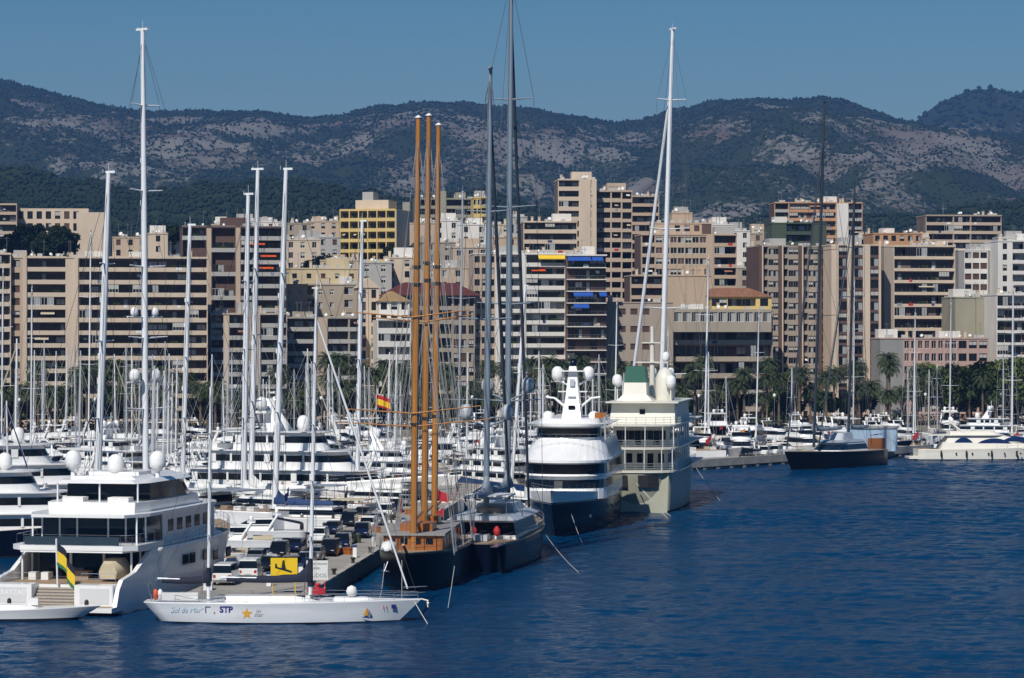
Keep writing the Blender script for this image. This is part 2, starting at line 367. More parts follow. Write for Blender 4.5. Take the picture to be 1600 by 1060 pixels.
def window_mesh(w, h, frame, kind, n=2):
    key = (round(w, 1), round(h, 1), frame.name, kind, n)
    if key in WINC: return WINC[key]
    b = MB(); t = 0.07
    b.box(-w/2, w/2, -0.02, 0.05, 0, t); b.box(-w/2, w/2, -0.02, 0.05, h - t, h)
    for i in range(n + 1):
        x = -w/2 + t/2 + (w - t) * i / n; b.box(x - t/2, x + t/2, -0.03, 0.05, t, h - t)
    if kind == 'glass': b.box(-w/2, w/2, 0.02, 0.04, t, h - t, 1)
    elif kind == 'half':
        b.box(-w/2, 0, 0.02, 0.04, t, h - t, 1); b.box(0, w/2, 0.015, 0.04, t, h - t, 2)
    elif kind == 'blind':
        b.box(-w/2, w/2, 0.02, 0.04, t, h * 0.45, 1); b.box(-w/2, w/2, 0.0, 0.04, h * 0.45, h - t, 3)
    elif kind == 'shut': b.box(-w/2, w/2, 0.0, 0.04, t, h - t, 4)
    me = b.mesh('window', [frame, GLASS, CURT, BLIND, SHUT], recalc=False); WINC[key] = me; return me
BOXC = {}
def box_mesh(w, d, h, m):
    key = (round(w, 2), round(d, 2), round(h, 2), m.name)
    if key not in BOXC: BOXC[key] = MB().box(-w/2, w/2, 0, d, 0, h).mesh('box', m, recalc=False)
    return BOXC[key]
_b = MB(); _b.lathe((0, 0, 0), [(0.05, 0), (0.45, 0.06), (0.75, 0.2), (0.80, 0.26), (0.02, 0.1)], 14)
DISH = _b.mesh('satellite_dish', mat('dish_white', (0.72, 0.71, 0.68), 0.5))
def dish(parent, x, y, z, s=1.0):
    o = link('satellite_dish', DISH, parent, (x, y, z + 0.9 * s)); o.rotation_euler = (R(random.uniform(50, 75)), 0, R(random.uniform(-50, 30))); o.scale = (s, s, s)
    m = MB().tube((x, y + 0.12, z), (x, y + 0.12, z + 0.9 * s), 0.06, n=5).build('dish_post', FRAMEG, parent)
_b = MB(); _r = random.Random(5)
for i in range(70):
    p = Vector((_r.uniform(-.9, .9), _r.uniform(-.25, .2), _r.uniform(0, .75))); a = Vector((_r.gauss(0, 1), _r.gauss(0, 1), _r.gauss(0, 1))).normalized(); c = a.orthogonal().normalized(); s = _r.uniform(.1, .22)
    _b.add([p - a*s, p + c*s*.7, p + a*s, p - c*s*.7], [(0, 1, 2, 3)])
PLANT = _b.mesh('balcony_plant', LEAFM, recalc=False)
ACM = MB().box(-.6, .6, 0, .9, 0, .8).mesh('roof_unit', mat('unit_grey', (.42, .42, .40), .6)); CHM = MB().box(-.35, .35, 0, .7, 0, 1.7).box(-.45, .45, -.1, .8, 1.7, 1.85).mesh('chimney', W_CREAM)
def pick(kinds): return random.choices([k for k, w in kinds], [w for k, w in kinds])[0]
K_DARK = [('glass', 6), ('half', 1.6), ('blind', 1.4), ('shut', 2)]
K_MIX = [('glass', 4), ('half', 2), ('blind', 3), ('shut', 1)]
K_LIGHT = [('half', 4), ('blind', 3), ('glass', 2)]
def building(name, label, px0, px1, ytop, d, fh, bays, wall, rot=0.0, depth=14, base=2.0, group=None, roof=True, nfl=None, par=None):
    """bays: (width share, type, options). The facade runs along local x, faces local -y."""
    wpx = (px1 - px0) / F * d; Wd = wpx / max(0.5, math.cos(rot)); ztop = Z(ytop, d)
    t = thing(name, label, 'building', (X((px0 + px1) / 2, d), d, base), rot, group)
    Ht = ztop - base; nf = nfl or max(1, int(Ht / fh)); z00 = Ht - nf * fh
    tot = sum(b[0] for b in bays); x = -Wd / 2
    wb = MB()
    for share, typ, o in bays:
        bw = Wd * share / tot; xa, xb = x, x + bw; x = xb
        wm = o.get('wall', wall); wq = MB(); sb = o.get('set', 1.6)
        if typ == 'wall':
            pr = o.get('proud', 0.0); wq.box(xa, xb, -pr, depth, 0, Ht + o.get('up', 0.0)); wq.build('wall', wm, t); continue
        kinds = o.get('kinds', K_DARK); fr = o.get('frame', FRAMEB); nw = o.get('n') or max(1, round(bw / o.get('pitch', 2.4)))
        if typ == 'balc':
            wq.box(xa, xb, sb, depth, 0, Ht - 0.02); wq.build('wall', o.get('back', RECESS_SHADE.get(wall.name, wall)), t)
            pw = MB()
            if o.get('sides', 1):
                pw.box(xa, xa + 0.22, 0.02, sb - 0.01, 0, Ht - 0.03); pw.box(xb - 0.22, xb, 0.02, sb - 0.01, 0, Ht - 0.03); pw.build('side_wall', wm, t)
            ph = o.get('ph', 1.05); skip = o.get('skip')
            for k in range(nf + 1):
                zz = z00 + k * fh
                if k < nf or True:
                    hgt = ph if k < nf else o.get('cap', 0.6)
                    if skip and k < nf and skip(k): 
                        continue
                    if o.get('slab'):
                        link('balcony_slab', box_mesh(bw, sb, 0.24, o.get('slabm', wm)), t, ((xa + xb) / 2, 0, zz - 0.12))
                        if k < nf:
                            rb = MB(); 
                            rb.box(xa, xb, 0.03, 0.07, zz + 0.95, zz + 1.0)
                            for i in range(int(bw / 0.9) + 1): rb.box(xa + i * 0.9, xa + i * 0.9 + 0.035, 0.035, 0.065, zz + 0.12, zz + 0.95)
                            rb.build('balcony_railing', o.get('railm', FRAMEG), t)
                    else:
                        link('balcony_parapet', box_mesh(bw - 0.002, 0.18, hgt, o.get('parm', wm)), t, ((xa + xb) / 2, -0.02, zz - 0.15))
                        link('balcony_slab', box_mesh(bw - 0.46, sb - 0.2, 0.2, wm), t, ((xa + xb) / 2, 0.18, zz - 0.14))
                if k < nf:
                    ww = (bw - 0.6) / nw
                    for i in range(nw):
                        if random.random() < o.get('miss', 0.06): continue
                        link('window', window_mesh(ww * 0.94, fh - 0.75, fr, pick(kinds), 2), t, (xa + 0.3 + ww * (i + 0.5), sb - 0.05, zz + 0.12))
                    for i in range(int(bw / 3.2)):
                        q_ = random.random(); sx_ = xa + 1.7 + i*3.2
                        if q_ < .13 and not o.get('slab') and bw > 6 and sx_ < xb - 1.6: link('glazed_balcony', window_mesh(3.0, fh - ph - .1, FRAMEW if random.random() < .6 else FRAMEB, pick(K_LIGHT), 4), t, (sx_, .1, zz + ph - .15))
                        elif q_ < .19 and bw > 3: link('hanging_cloth', box_mesh(random.choice((.8, 1.4)), .03, .7, random.choice((CANVW, CANVB, RED, CANVT, CANVG))), t, (sx_, -.06, zz + .2))
                        elif q_ < .25: link('air_conditioner', box_mesh(.9, .35, .65, W_WHITE), t, (sx_, sb - .42, zz + .15 + random.choice((0, 1.5))))
                    for i in range(int(bw / 5)):
                        if random.random() < .22: link('balcony_plant', PLANT, t, (xa + random.uniform(.8, bw - .8) if bw > 2 else (xa + xb)/2, .3, zz + (.65 if not o.get('slab') else .2)))
                    if random.random() < o.get('awn', 0.1) * 1.0:
                        aw = MB(); ax = xa + random.uniform(0.1, 0.5) * bw; al = min(bw * 0.35, 4.5)
                        aw.add([(ax, sb - 0.1, zz + fh - 0.5), (ax + al, sb - 0.1, zz + fh - 0.5), (ax + al, -0.7, zz + fh - 1.25), (ax, -0.7, zz + fh - 1.25),
                                (ax, sb - 0.1, zz + fh - 0.56), (ax + al, sb - 0.1, zz + fh - 0.56), (ax + al, -0.7, zz + fh - 1.31), (ax, -0.7, zz + fh - 1.31)],
                               [(0,1,2,3),(7,6,5,4),(0,3,7,4),(1,5,6,2),(2,6,7,3),(0,4,5,1)]); aw.build('awning', o.get('awnm', random.choice([CANVT, CANVW, CANVT, CANVG, TILE])), t)
        elif typ == 'punch':
            sill = o.get('sill', 0.9); head = o.get('head', fh - 0.45); ww = o.get('ww', 1.3); dp = 0.3
            wq.box(xa, xb, dp, depth, 0, Ht - 0.02)
            pit = bw / nw; dk = o.get('from', 0)
            for k in range(nf):
                zz = z00 + k * fh
                z_lo = zz + sill if k >= dk else zz
                wq.box(xa, xb, 0, dp, zz - (z00 if k == 0 else fh - head), zz + (sill if k >= dk else head))
                if k < dk: continue
                for i in range(nw + 1):
                    p0 = xa + (i - 1) * pit + pit/2 + ww/2 if i else xa; p1 = xa + i * pit + pit/2 - ww/2 if i < nw else xb
                    wq.box(p0, p1, 0, dp, zz + sill, zz + head)
                for i in range(nw):
                    link('window', window_mesh(ww, head - sill, fr, pick(kinds), o.get('mull', 2)), t, (xa + pit * (i + 0.5), dp - 0.06, zz + sill))
                    if o.get('bal') and random.random() < o['bal']:
                        link('balcony_slab', box_mesh(ww + 0.5, 0.8, 0.9, o.get('balm', wm)), t, (xa + pit * (i + 0.5), -0.8, zz + 0.05))
            wq.box(xa, xb, 0, dp, Ht - (fh - head), Ht); wq.build('wall', wm, t)
        elif typ == 'fin':
            wq.box(xa, xb, -o.get('proud', 0.9), depth, 0, Ht + 0.3); wq.build('fin', wm, t)
    if roof:
        rb = MB().box(-Wd/2 - 0.1, Wd/2 + 0.1, -0.15, depth + 0.1, Ht, Ht + 0.35); rb.build('roof', par or wall, t)
        nh = max(1, int(Wd / 14)); 
        for i in range(nh):
            if random.random() < 0.75:
                hx = random.uniform(-Wd/2 + 2.5, Wd/2 - 2.5) if Wd > 6 else 0; hw = random.uniform(1.5, 3.2)
                q = MB().box(hx - hw, hx + hw, depth*0.35, depth*0.7, Ht + 0.35, Ht + random.uniform(1.8, 3.2)); q.build('roof_hut', random.choice([wall, W_WHITE, W_LGREY]), t)
        for i in range(random.randint(1, 3 + int(Wd / 10))):
            dish(t, random.uniform(-Wd/2 + 0.5, Wd/2 - 0.5), random.uniform(0.6, 3), Ht + 0.35, random.uniform(0.4, 0.85))
        for i in range(random.randint(2, 4 + int(Wd / 5))):
            link('roof_unit', ACM, t, (random.uniform(-Wd/2 + .8, Wd/2 - .8), random.uniform(1, depth*.3), Ht + .35))
            if random.random() < .6: link('chimney', CHM, t, (random.uniform(-Wd/2 + .8, Wd/2 - .8), random.uniform(depth*.4, depth*.8), Ht + .35))
        for i in range(random.randint(1, 4)):
            ax = random.uniform(-Wd/2, Wd/2); an = MB().tube((ax, 3, Ht), (ax, 3, Ht + 4.5), 0.05, n=4).tube((ax - 0.7, 3, Ht + 4), (ax + 0.7, 3, Ht + 4), 0.035, n=4); an.build('aerial', FRAMEG, t)
    return t, Wd, Ht
r10 = R(9)
RECESS_SHADE.update({W_CREAM.name: W_RECSHADE, W_SAND.name: W_RECSHADE, W_TAUPE.name: W_RECSHADE, W_STONE.name: W_RECSHADE, W_PEACH.name: W_BROWN, W_ORANGE.name: W_BROWN, W_OLIVE.name: W_RECSHADE})  # recess back walls get a darker colour to deepen their shade
# seafront, from west to east
building('apartment_block', 'cream balcony block at the edge of the street beside the ochre stair bay', -60, 16, 398, 688, 3.05, [(1, 'balc', dict(pitch=2.6))], W_CREAM, r10)
building('apartment_block', 'long cream apartment block with continuous balcony bands and an ochre stair bay', 18, 322, 404, 694, 3.05,
         [(7, 'punch', dict(wall=W_PEACH, n=1, ww=1.9, sill=0.9, kinds=K_DARK)), (2, 'wall', dict(proud=0.35, up=1.6)), (20, 'balc', dict(pitch=2.2, awn=0.12)), (4, 'wall', dict(proud=0.0)),
          (2, 'wall', dict(proud=0.3)), (66, 'balc', dict(pitch=2.3, awn=0.1))], W_CREAM, r10)
building('apartment_block', 'dark brown apartment block with staggered grey balconies rising behind the cream bands', 286, 446, 356, 722, 3.0,
         [(16, 'balc', dict(parm=W_LGREY, back=W_BROWN, pitch=2.5, skip=lambda k: k % 2 == 0)), (3, 'wall', dict(wall=W_SAND, proud=0.0)), (16, 'balc', dict(parm=W_LGREY, back=W_BROWN, pitch=2.5, skip=lambda k: k % 2 == 1)),
          (3, 'wall', dict(wall=W_SAND, proud=0.2)), (30, 'balc', dict(parm=W_LGREY, back=W_BROWN, pitch=2.4, awn=0.2, awnm=ORANGE))], W_BROWN, r10)
building('apartment_block', 'lower block with grey balcony bands and two plain sand pillars', 330, 448, 492, 706, 3.0,
         [(10, 'balc', dict(parm=W_LGREY, kinds=K_MIX)), (3, 'wall', dict(wall=W_CREAM)), (14, 'balc', dict(parm=W_LGREY)), (9, 'wall', dict(wall=W_SAND, proud=0.5)), (20, 'balc', dict(parm=W_LGREY))], W_SAND, r10)
building('office_block', 'plain sandstone block with small square windows and a pale yellow attic', 444, 562, 446, 745, 3.3,
         [(8, 'punch', dict(n=2, ww=1.0, head=2.2, from_=0, kinds=K_LIGHT, frame=FRAMEW)), (3, 'balc', dict(set=2.2, back=W_TAUPE)), (8, 'punch', dict(n=2, ww=1.0, head=2.2, kinds=K_LIGHT, frame=FRAMEW)), (8, 'punch', dict(n=1, ww=2.4, kinds=K_LIGHT, frame=FRAMEW))], W_STONE, r10)
building('attic_storey', 'pale yellow attic storey set back above the plain sandstone block', 450, 560, 421, 752, 3.3, [(1, 'punch', dict(n=5, ww=1.2, head=2.2, kinds=K_MIX))], wallmat('pale_straw', (.52, .43, .27)), r10, depth=10)
building('apartment_block', 'grey balcony block with a broad sand pillar below the sandstone block', 444, 560, 498, 722, 3.05,
         [(26, 'balc', dict(parm=W_LGREY, kinds=K_MIX, awn=0.15)), (10, 'wall', dict(wall=W_SAND, proud=0.4)), (18, 'balc', dict(parm=W_LGREY, awn=0.1)), (8, 'balc', dict(parm=W_LGREY, back=W_CREAM))], W_STONE, r10)
t_, w_, h_ = building('gabled_tower', 'narrow cream tower with a small gable and columns of tall windows', 560, 592, 450, 730, 3.1, [(1, 'punch', dict(n=2, ww=1.2, kinds=K_DARK, sill=0.5))], W_CREAM, r10, roof=False)
MB().prism([(-w_/2 - 0.3, h_), (w_/2 + 0.3, h_), (0, h_ + 2.6)], -0.3, 10).build('gable_roof', W_CREAM, t_)
building('terrace_block', 'white terraced block with planted balconies under a tiled cottage', 590, 642, 500, 720, 3.3, [(1, 'balc', dict(parm=W_WHITE, ph=1.4, set=2.4))], W_WHITE, r10, roof=False)
t_, w_, h_ = building('cottage', 'small white cottage with a sandy tiled roof above the planted terraces', 592, 640, 470, 728, 3.2, [(1, 'punch', dict(n=3, ww=1.6, kinds=K_DARK))], W_WHITE, r10, roof=False, depth=9)
MB().prism([(-w_/2 - 0.5, h_ - 0.2), (w_/2 + 0.5, h_ - 0.2), (-0.5, h_ + 2.4)], -0.6, 9.5).build('tiled_roof', mat('sand_tile', (0.38, 0.25, 0.12), 0.85, var=0.2, scale=1.5, bump=0.4), t_)
t_, w_, h_ = building('villa', 'large villa with a wide dark red hipped roof behind the wooden masts', 610, 742, 462, 742, 3.6,
         [(1, 'punch', dict(n=4, ww=1.8, kinds=K_DARK, sill=0.4)), (1.2, 'balc', dict(pitch=2.0)), (0.8, 'punch', dict(n=3, ww=1.3, kinds=K_DARK))], W_STONE, r10, roof=False)
q = MB(); a = w_/2 + 1.6
q.add([(-a, -1.8, h_), (a, -1.8, h_), (a, 15.5, h_), (-a, 15.5, h_), (-a*0.55, 7, h_ + 3.4), (a*0.55, 7, h_ + 3.4)], [(0,1,5,4),(1,2,5),(2,3,4,5),(3,0,4),(3,2,1,0)]); q.build('hipped_roof', TILER, t_)
t_, w_, h_ = building('apartment_block', 'white block with stepped balconies and a yellow awning beside the dark banded block', 740, 884, 398, 748, 3.0,
         [(14, 'punch', dict(n=3, ww=1.4, wall=W_SAND, kinds=K_DARK)), (3, 'wall', dict(proud=0.3)), (14, 'balc', dict(pitch=2.2, kinds=K_MIX)), (2.5, 'wall', dict(proud=0.2)), (26, 'balc', dict(pitch=2.1, awn=0.25, kinds=K_MIX, awnm=ORANGE))], W_WHITE, R(6))
def awning(t, x0, x1, z, m, dp=1.5, dr=.9): MB().add([(x0, .1, z), (x1, .1, z), (x1, -dp, z - dr), (x0, -dp, z - dr), (x0, .1, z - .05), (x1, .1, z - .05), (x1, -dp, z - dr - .25), (x0, -dp, z - dr - .25)], [(0,1,2,3),(7,6,5,4),(0,3,7,4),(1,5,6,2),(3,2,6,7),(0,4,5,1)]).build('awning', m, t)
awning(t_, w_/2 - 7.2, w_/2 - .3, h_ - .1, YELL)
t_, w_, h_ = building('apartment_block', 'dark glazed block striped by thin white slabs with blue awnings', 886, 948, 400, 744, 3.05,
         [(1, 'balc', dict(slab=1, slabm=W_WHITE, back=W_BROWN, pitch=2.0, set=2.0, sides=0, awn=0.2, awnm=BLUEAW))], W_WHITE, R(4))
for x0, x1, k in ((-.5, .1, 0), (.12, .4, 0), (-.35, .15, 3), (.3, .5, 3), (-.35, .05, 4)): awning(t_, w_*x0 + .1, w_*x1, h_ - .3 - k*3.05, BLUEAW, 1.2, .8)
building('office_block', 'broad taupe block with blank walls and four small square windows', 946, 1052, 474, 756, 4.6,
         [(3, 'wall', dict(wall=W_OLIVE)), (10, 'punch', dict(n=3, ww=1.9, sill=1.6, head=3.2, kinds=[('shut', 1)], mull=3)), (6, 'wall', dict())], W_TAUPE, R(5))
building('office_block', 'long low block with a row of tall white windows over deep shaded terraces', 1050, 1208, 486, 760, 4.4,
         [(1, 'balc', dict(set=4.5, pitch=3.0, parm=W_STONE, ph=1.3, back=W_TAUPE))], W_STONE, R(5), roof=True)
t_, w_, h_ = building('window_gallery', 'glazed gallery of tall pale windows on top of the shaded terraces', 1052, 1206, 484, 757, 4.0, [(1, 'punch', dict(n=11, ww=2.0, sill=0.8, head=3.3, frame=FRAMEW, kinds=[('half', 1)], mull=4))], W_STONE, R(5), base=Z(519, 757), nfl=1, roof=False, depth=5)
t_, w_, h_ = building('penthouse', 'ochre penthouse with a shallow tiled roof above the glazed gallery', 1112, 1206, 464, 768, 3.4, [(1, 'punch', dict(n=2, ww=2.0, kinds=K_MIX)), (2, 'balc', dict(pitch=2.4)), (1, 'punch', dict(n=1, ww=2.2, kinds=K_MIX))], W_YELL, R(5), depth=9, roof=False)
MB().prism([(-w_/2 - 0.4, h_), (w_/2 + 0.4, h_), (w_/2 - 6, h_ + 2.3), (-w_/2 + 1, h_ + 2.3)], -0.5, 9.4).build('tiled_roof', TILE, t_)
building('blank_block', 'blank sandy party wall rising above the taupe block', 985, 1112, 432, 800, 3.1, [(6, 'balc', dict(pitch=2.4)), (9, 'wall', dict())], W_PEACH, R(5))
building('apartment_block', 'peach apartment block with rows of brown windows and a long white awning', 1002, 1152, 368, 836, 3.1,
         [(6, 'balc', dict(pitch=2.2)), (22, 'punch', dict(n=7, ww=1.9, sill=0.9, kinds=K_MIX, frame=FRAMEW)), (3, 'wall', dict(proud=0.15)), (10, 'balc', dict(pitch=2.2))], W_PEACH, R(6))
building('apartment_block', 'tall brown block ribbed by dark vertical fins with cream edges', 1184, 1296, 386, 792, 3.0,
         sum([[(1.5, 'fin', dict(wall=W_BROWN, proud=0.9)), (0.6, 'fin', dict(wall=W_CREAM, proud=1.1)), (3.2, 'balc', dict(n=1, set=1.3, parm=W_TAUPE)), (5, 'punch', dict(n=2, ww=1.4, kinds=K_LIGHT, frame=FRAMEG))] for i in range(3)], [])
         + [(1.5, 'fin', dict(wall=W_BROWN, proud=0.9)), (4, 'balc', dict(n=2, parm=W_PEACH))], W_TAUPE, r10)
building('apartment_block', 'block of cream pillars between columns of wide glazed bays', 1298, 1377, 384, 786, 3.0,
         sum([[(2.6, 'wall', dict(proud=0.3)), (3.2, 'punch', dict(n=1, ww=3.0, sill=0.4, head=2.7, kinds=K_LIGHT, frame=FRAMEB, wall=W_BROWN))] for i in range(3)], []) + [(0.8, 'wall', dict(proud=0.3))], W_CREAM, r10)
building('apartment_block', 'dark glazed block with pale horizontal bands and an end wall darkened as in shade', 1380, 1494, 386, 798, 3.3,
         [(2.5, 'wall', dict(wall=W_TAUPE)), (16, 'balc', dict(pitch=2.4, ph=0.85, set=1.4, kinds=[('glass', 9), ('half', 1)], sides=1))], W_CREAM, r10)  # the end wall's shade is put into its taupe colour
building('villa', 'low pink villa with arched windows below the banded block', 1374, 1546, 530, 768, 3.4, [(6, 'wall', dict(wall=W_GREY)), (14, 'punch', dict(n=8, ww=1.3, kinds=K_DARK, frame=FRAMEW)), (8, 'punch', dict(n=3, ww=2.2, kinds=K_MIX))], W_PINK, R(7), depth=10)
building('warehouse', 'blank olive grey gable wall with a sunken panel', 1492, 1562, 466, 786, 4.0, [(1.4, 'wall', dict()), (0.04, 'wall', dict(wall=W_TAUPE, proud=-0.2)), (1.6, 'wall', dict(proud=0.08))], W_OLIVE, R(7))
building('apartment_block', 'white block with brown window bands between dark ribs', 1497, 1562, 392, 838, 3.1, [(1, 'wall', dict(wall=W_GREY)), (4, 'punch', dict(n=3, ww=2.0, kinds=[('shut', 3), ('glass', 2), ('half', 1)])), (2, 'wall', dict(wall=W_GREY))], W_WHITE, R(7))
building('apartment_block', 'white block with long terraces and a column of small windows', 1558, 1680, 378, 832, 3.1, [(2, 'punch', dict(n=1, ww=1.3)), (9, 'balc', dict(pitch=2.4, kinds=K_MIX))], W_WHITE, R(7))
building('apartment_block', 'low white block with dark glazed bands below the long terraces', 1556, 1680, 462, 776, 3.3, [(1, 'balc', dict(pitch=2.3, ph=0.7))], W_WHITE, R(7))
# second rank, further up the slope
t_, w_, h_ = building('hotel', 'yellow hotel with a grid of square balconies and a grey blank end wall', 530, 619, 329, 900, 3.25,
         sum([[(0.25, 'wall', dict(proud=0.05)), (2, 'balc', dict(n=1, set=1.6, kinds=[('glass', 1)], sides=0, miss=0))] for i in range(6)], []) + [(0.25, 'wall', dict(proud=0.05))], W_YELL, R(-13), depth=18, roof=False)
MB().box(-w_/2, w_/2, 0, 18, h_, h_ + 0.4).build('roof', W_YELL, t_); MB().box(w_/2, w_/2 + 0.2, 0.1, 18, 0, h_).build('end_wall', W_LGREY, t_)
MB().box(-w_/2 + 4, w_/2 - 3.5, 4, 14, h_ + 0.4, h_ + 3.4).build('roof_hut', W_CREAM, t_); MB().box(-w_/2 + 6, -w_/2 + 9.5, 5, 11, h_ + 3.4, h_ + 6).build('water_tank', W_LGREY, t_)
building('lift_tower', 'grey concrete lift tower standing beside the yellow hotel', 629, 641, 316, 915, 3.3, [(1, 'wall', dict())], W_GREY, 0, roof=False, depth=6)
building('apartment_block', 'olive grey block of shaded balcony bands on the slope behind the wooden masts', 648, 742, 312, 1010, 3.1, [(10, 'balc', dict(pitch=2.6)), (3, 'wall', dict(proud=0.3, up=3)), (12, 'balc', dict(pitch=2.6))], W_OLIVE, R(5))
building('apartment_block', 'slim pale yellow tower with stacked loggias beside the olive block', 740, 763, 310, 990, 3.1, [(1, 'punch', dict(n=2, ww=1.6)), (1, 'balc', dict(n=1))], W_YELL, R(5))
building('apartment_block', 'tall beige tower with ribbon balconies and large dishes on its roof', 872, 932, 282, 905, 3.15, [(10, 'balc', dict(pitch=2.2, ph=1.3, kinds=K_MIX)), (5, 'wall', dict(proud=0.2)), (0.8, 'balc', dict(n=1)), (2, 'wall', dict(proud=0.2))], W_CREAM, R(4))
building('apartment_block', 'beige stepped wing of ribbon balconies joined to the tall dish tower', 930, 988, 300, 912, 3.15, [(9, 'balc', dict(pitch=2.3, ph=1.3)), (6, 'balc', dict(pitch=2.3, ph=1.3, set=2.4)), (6, 'balc', dict(pitch=2.3))], W_SAND, R(4))
building('apartment_block', 'wide beige wing with long roof terrace in front of the dish tower', 818, 902, 348, 880, 3.15, [(1, 'balc', dict(pitch=2.3, ph=1.2, kinds=K_MIX))], W_CREAM, R(4))
building('apartment_block', 'brown striped block half hidden behind the white masts', 984, 1030, 308, 970, 3.1, [(1, 'balc', dict(pitch=2.4))], W_PEACH, R(5))
building('stair_tower', 'square sand stair tower on the roof of the peach block', 1050, 1082, 334, 850, 3.1, [(1, 'wall', dict())], W_PEACH, R(6), depth=7)
building('roof_rooms', 'jumble of sand coloured roof rooms above the peach block', 1020, 1112, 350, 848, 3.1, [(2, 'wall', dict()), (3, 'punch', dict(n=3, ww=1.6)), (1, 'wall', dict(wall=W_BROWN))], W_PEACH, R(6), depth=7)
building('apartment_block', 'orange and white high rise with open corner balconies', 1210, 1348, 318, 1020, 3.05, [(6, 'balc', dict(pitch=2.4, parm=W_LGREY)), (20, 'balc', dict(wall=W_ORANGE, back=W_PEACH, n=8, set=1.0)), (5, 'wall', dict(wall=W_WHITE, proud=0.3)), (6, 'balc', dict(parm=W_LGREY))], W_ORANGE, R(3))
building('roof_house', 'dark green roof house between the brown block and the high rise', 1206, 1292, 350, 880, 3.2, [(1, 'wall', dict()), (2, 'balc', dict()), (1, 'wall', dict())], W_GREEN, R(5))
building('apartment_block', 'grey brown high rise with dense balcony bands on the far slope', 1446, 1566, 338, 1010, 3.05, [(8, 'balc', dict(pitch=2.4, parm=W_SAND)), (5, 'balc', dict(pitch=2.4, kinds=K_LIGHT, parm=W_CREAM)), (9, 'balc', dict(pitch=2.4, parm=W_SAND))], W_TAUPE, R(6))
building('apartment_block', 'orange roof block with a white chimney box', 1364, 1442, 366, 900, 3.1, [(1, 'punch', dict(n=6, ww=1.5))], W_ORANGE, R(6))
building('school', 'long cream building with a row of tall windows on the wooded hill', 26, 138, 326, 1015, 4.2, [(8, 'punch', dict(n=7, ww=1.9, sill=0.5, head=3.2)), (1, 'wall', dict())], W_CREAM, R(3), base=24, roof=False)
building('school_wing', 'blank cream end wing beside the row of tall windows on the hill', 120, 168, 332, 1000, 4.0, [(1, 'wall', dict())], W_CREAM, R(3), base=24, roof=False)
building('villa', 'brown flat roofed villa at the edge of the wooded hill', -30, 26, 320, 1008, 3.4, [(1, 'balc', dict())], W_SAND, R(3), base=24, roof=False)
cols = [W_CREAM, W_WHITE, W_SAND, W_PEACH, W_STONE, W_LGREY, W_WHITE]
cn = {W_CREAM.name: 'cream', W_WHITE.name: 'white', W_SAND.name: 'sand coloured', W_PEACH.name: 'peach', W_STONE.name: 'stone grey', W_LGREY.name: 'light grey'}
for i, (a, b_, y, d) in enumerate([(176, 232, 372, 860), (232, 262, 366, 850), (262, 300, 372, 900), (330, 372, 352, 905), (360, 402, 346, 960), (400, 446, 348, 970), (446, 486, 350, 930), (480, 530, 347, 960), (446, 500, 376, 860), (496, 532, 372, 880),
        (640, 680, 350, 880), (676, 720, 346, 900), (716, 764, 352, 880), (660, 712, 380, 830), (708, 764, 388, 810), (760, 800, 352, 920), (796, 824, 340, 960), (764, 812, 372, 850), (1108, 1146, 352, 900), (1140, 1172, 362, 930), (1160, 1192, 366, 950), (1176, 1210, 360, 960),
        (600, 648, 404, 800), (560, 612, 412, 790), (500, 560, 408, 800), (1560, 1600, 372, 920), (1340, 1376, 372, 930), (1100, 1190, 420, 880), (640, 748, 420, 775), (1416, 1452, 372, 950)]):
    c = cols[(i * 5 + 2) % 7]
    building('town_house', cn[c.name] + ' flat roofed town house among the rooftops on the slope', a, b_, y, d, 3.1, [(1, 'punch', dict(n=max(1, int((b_ - a) * d / F / 3.2)), ww=1.3, kinds=K_MIX, frame=random.choice([FRAMEW, FRAMEB])))], c, R(random.uniform(-6, 10)), depth=10, group=cn[c.name] + ' town houses on the slope')
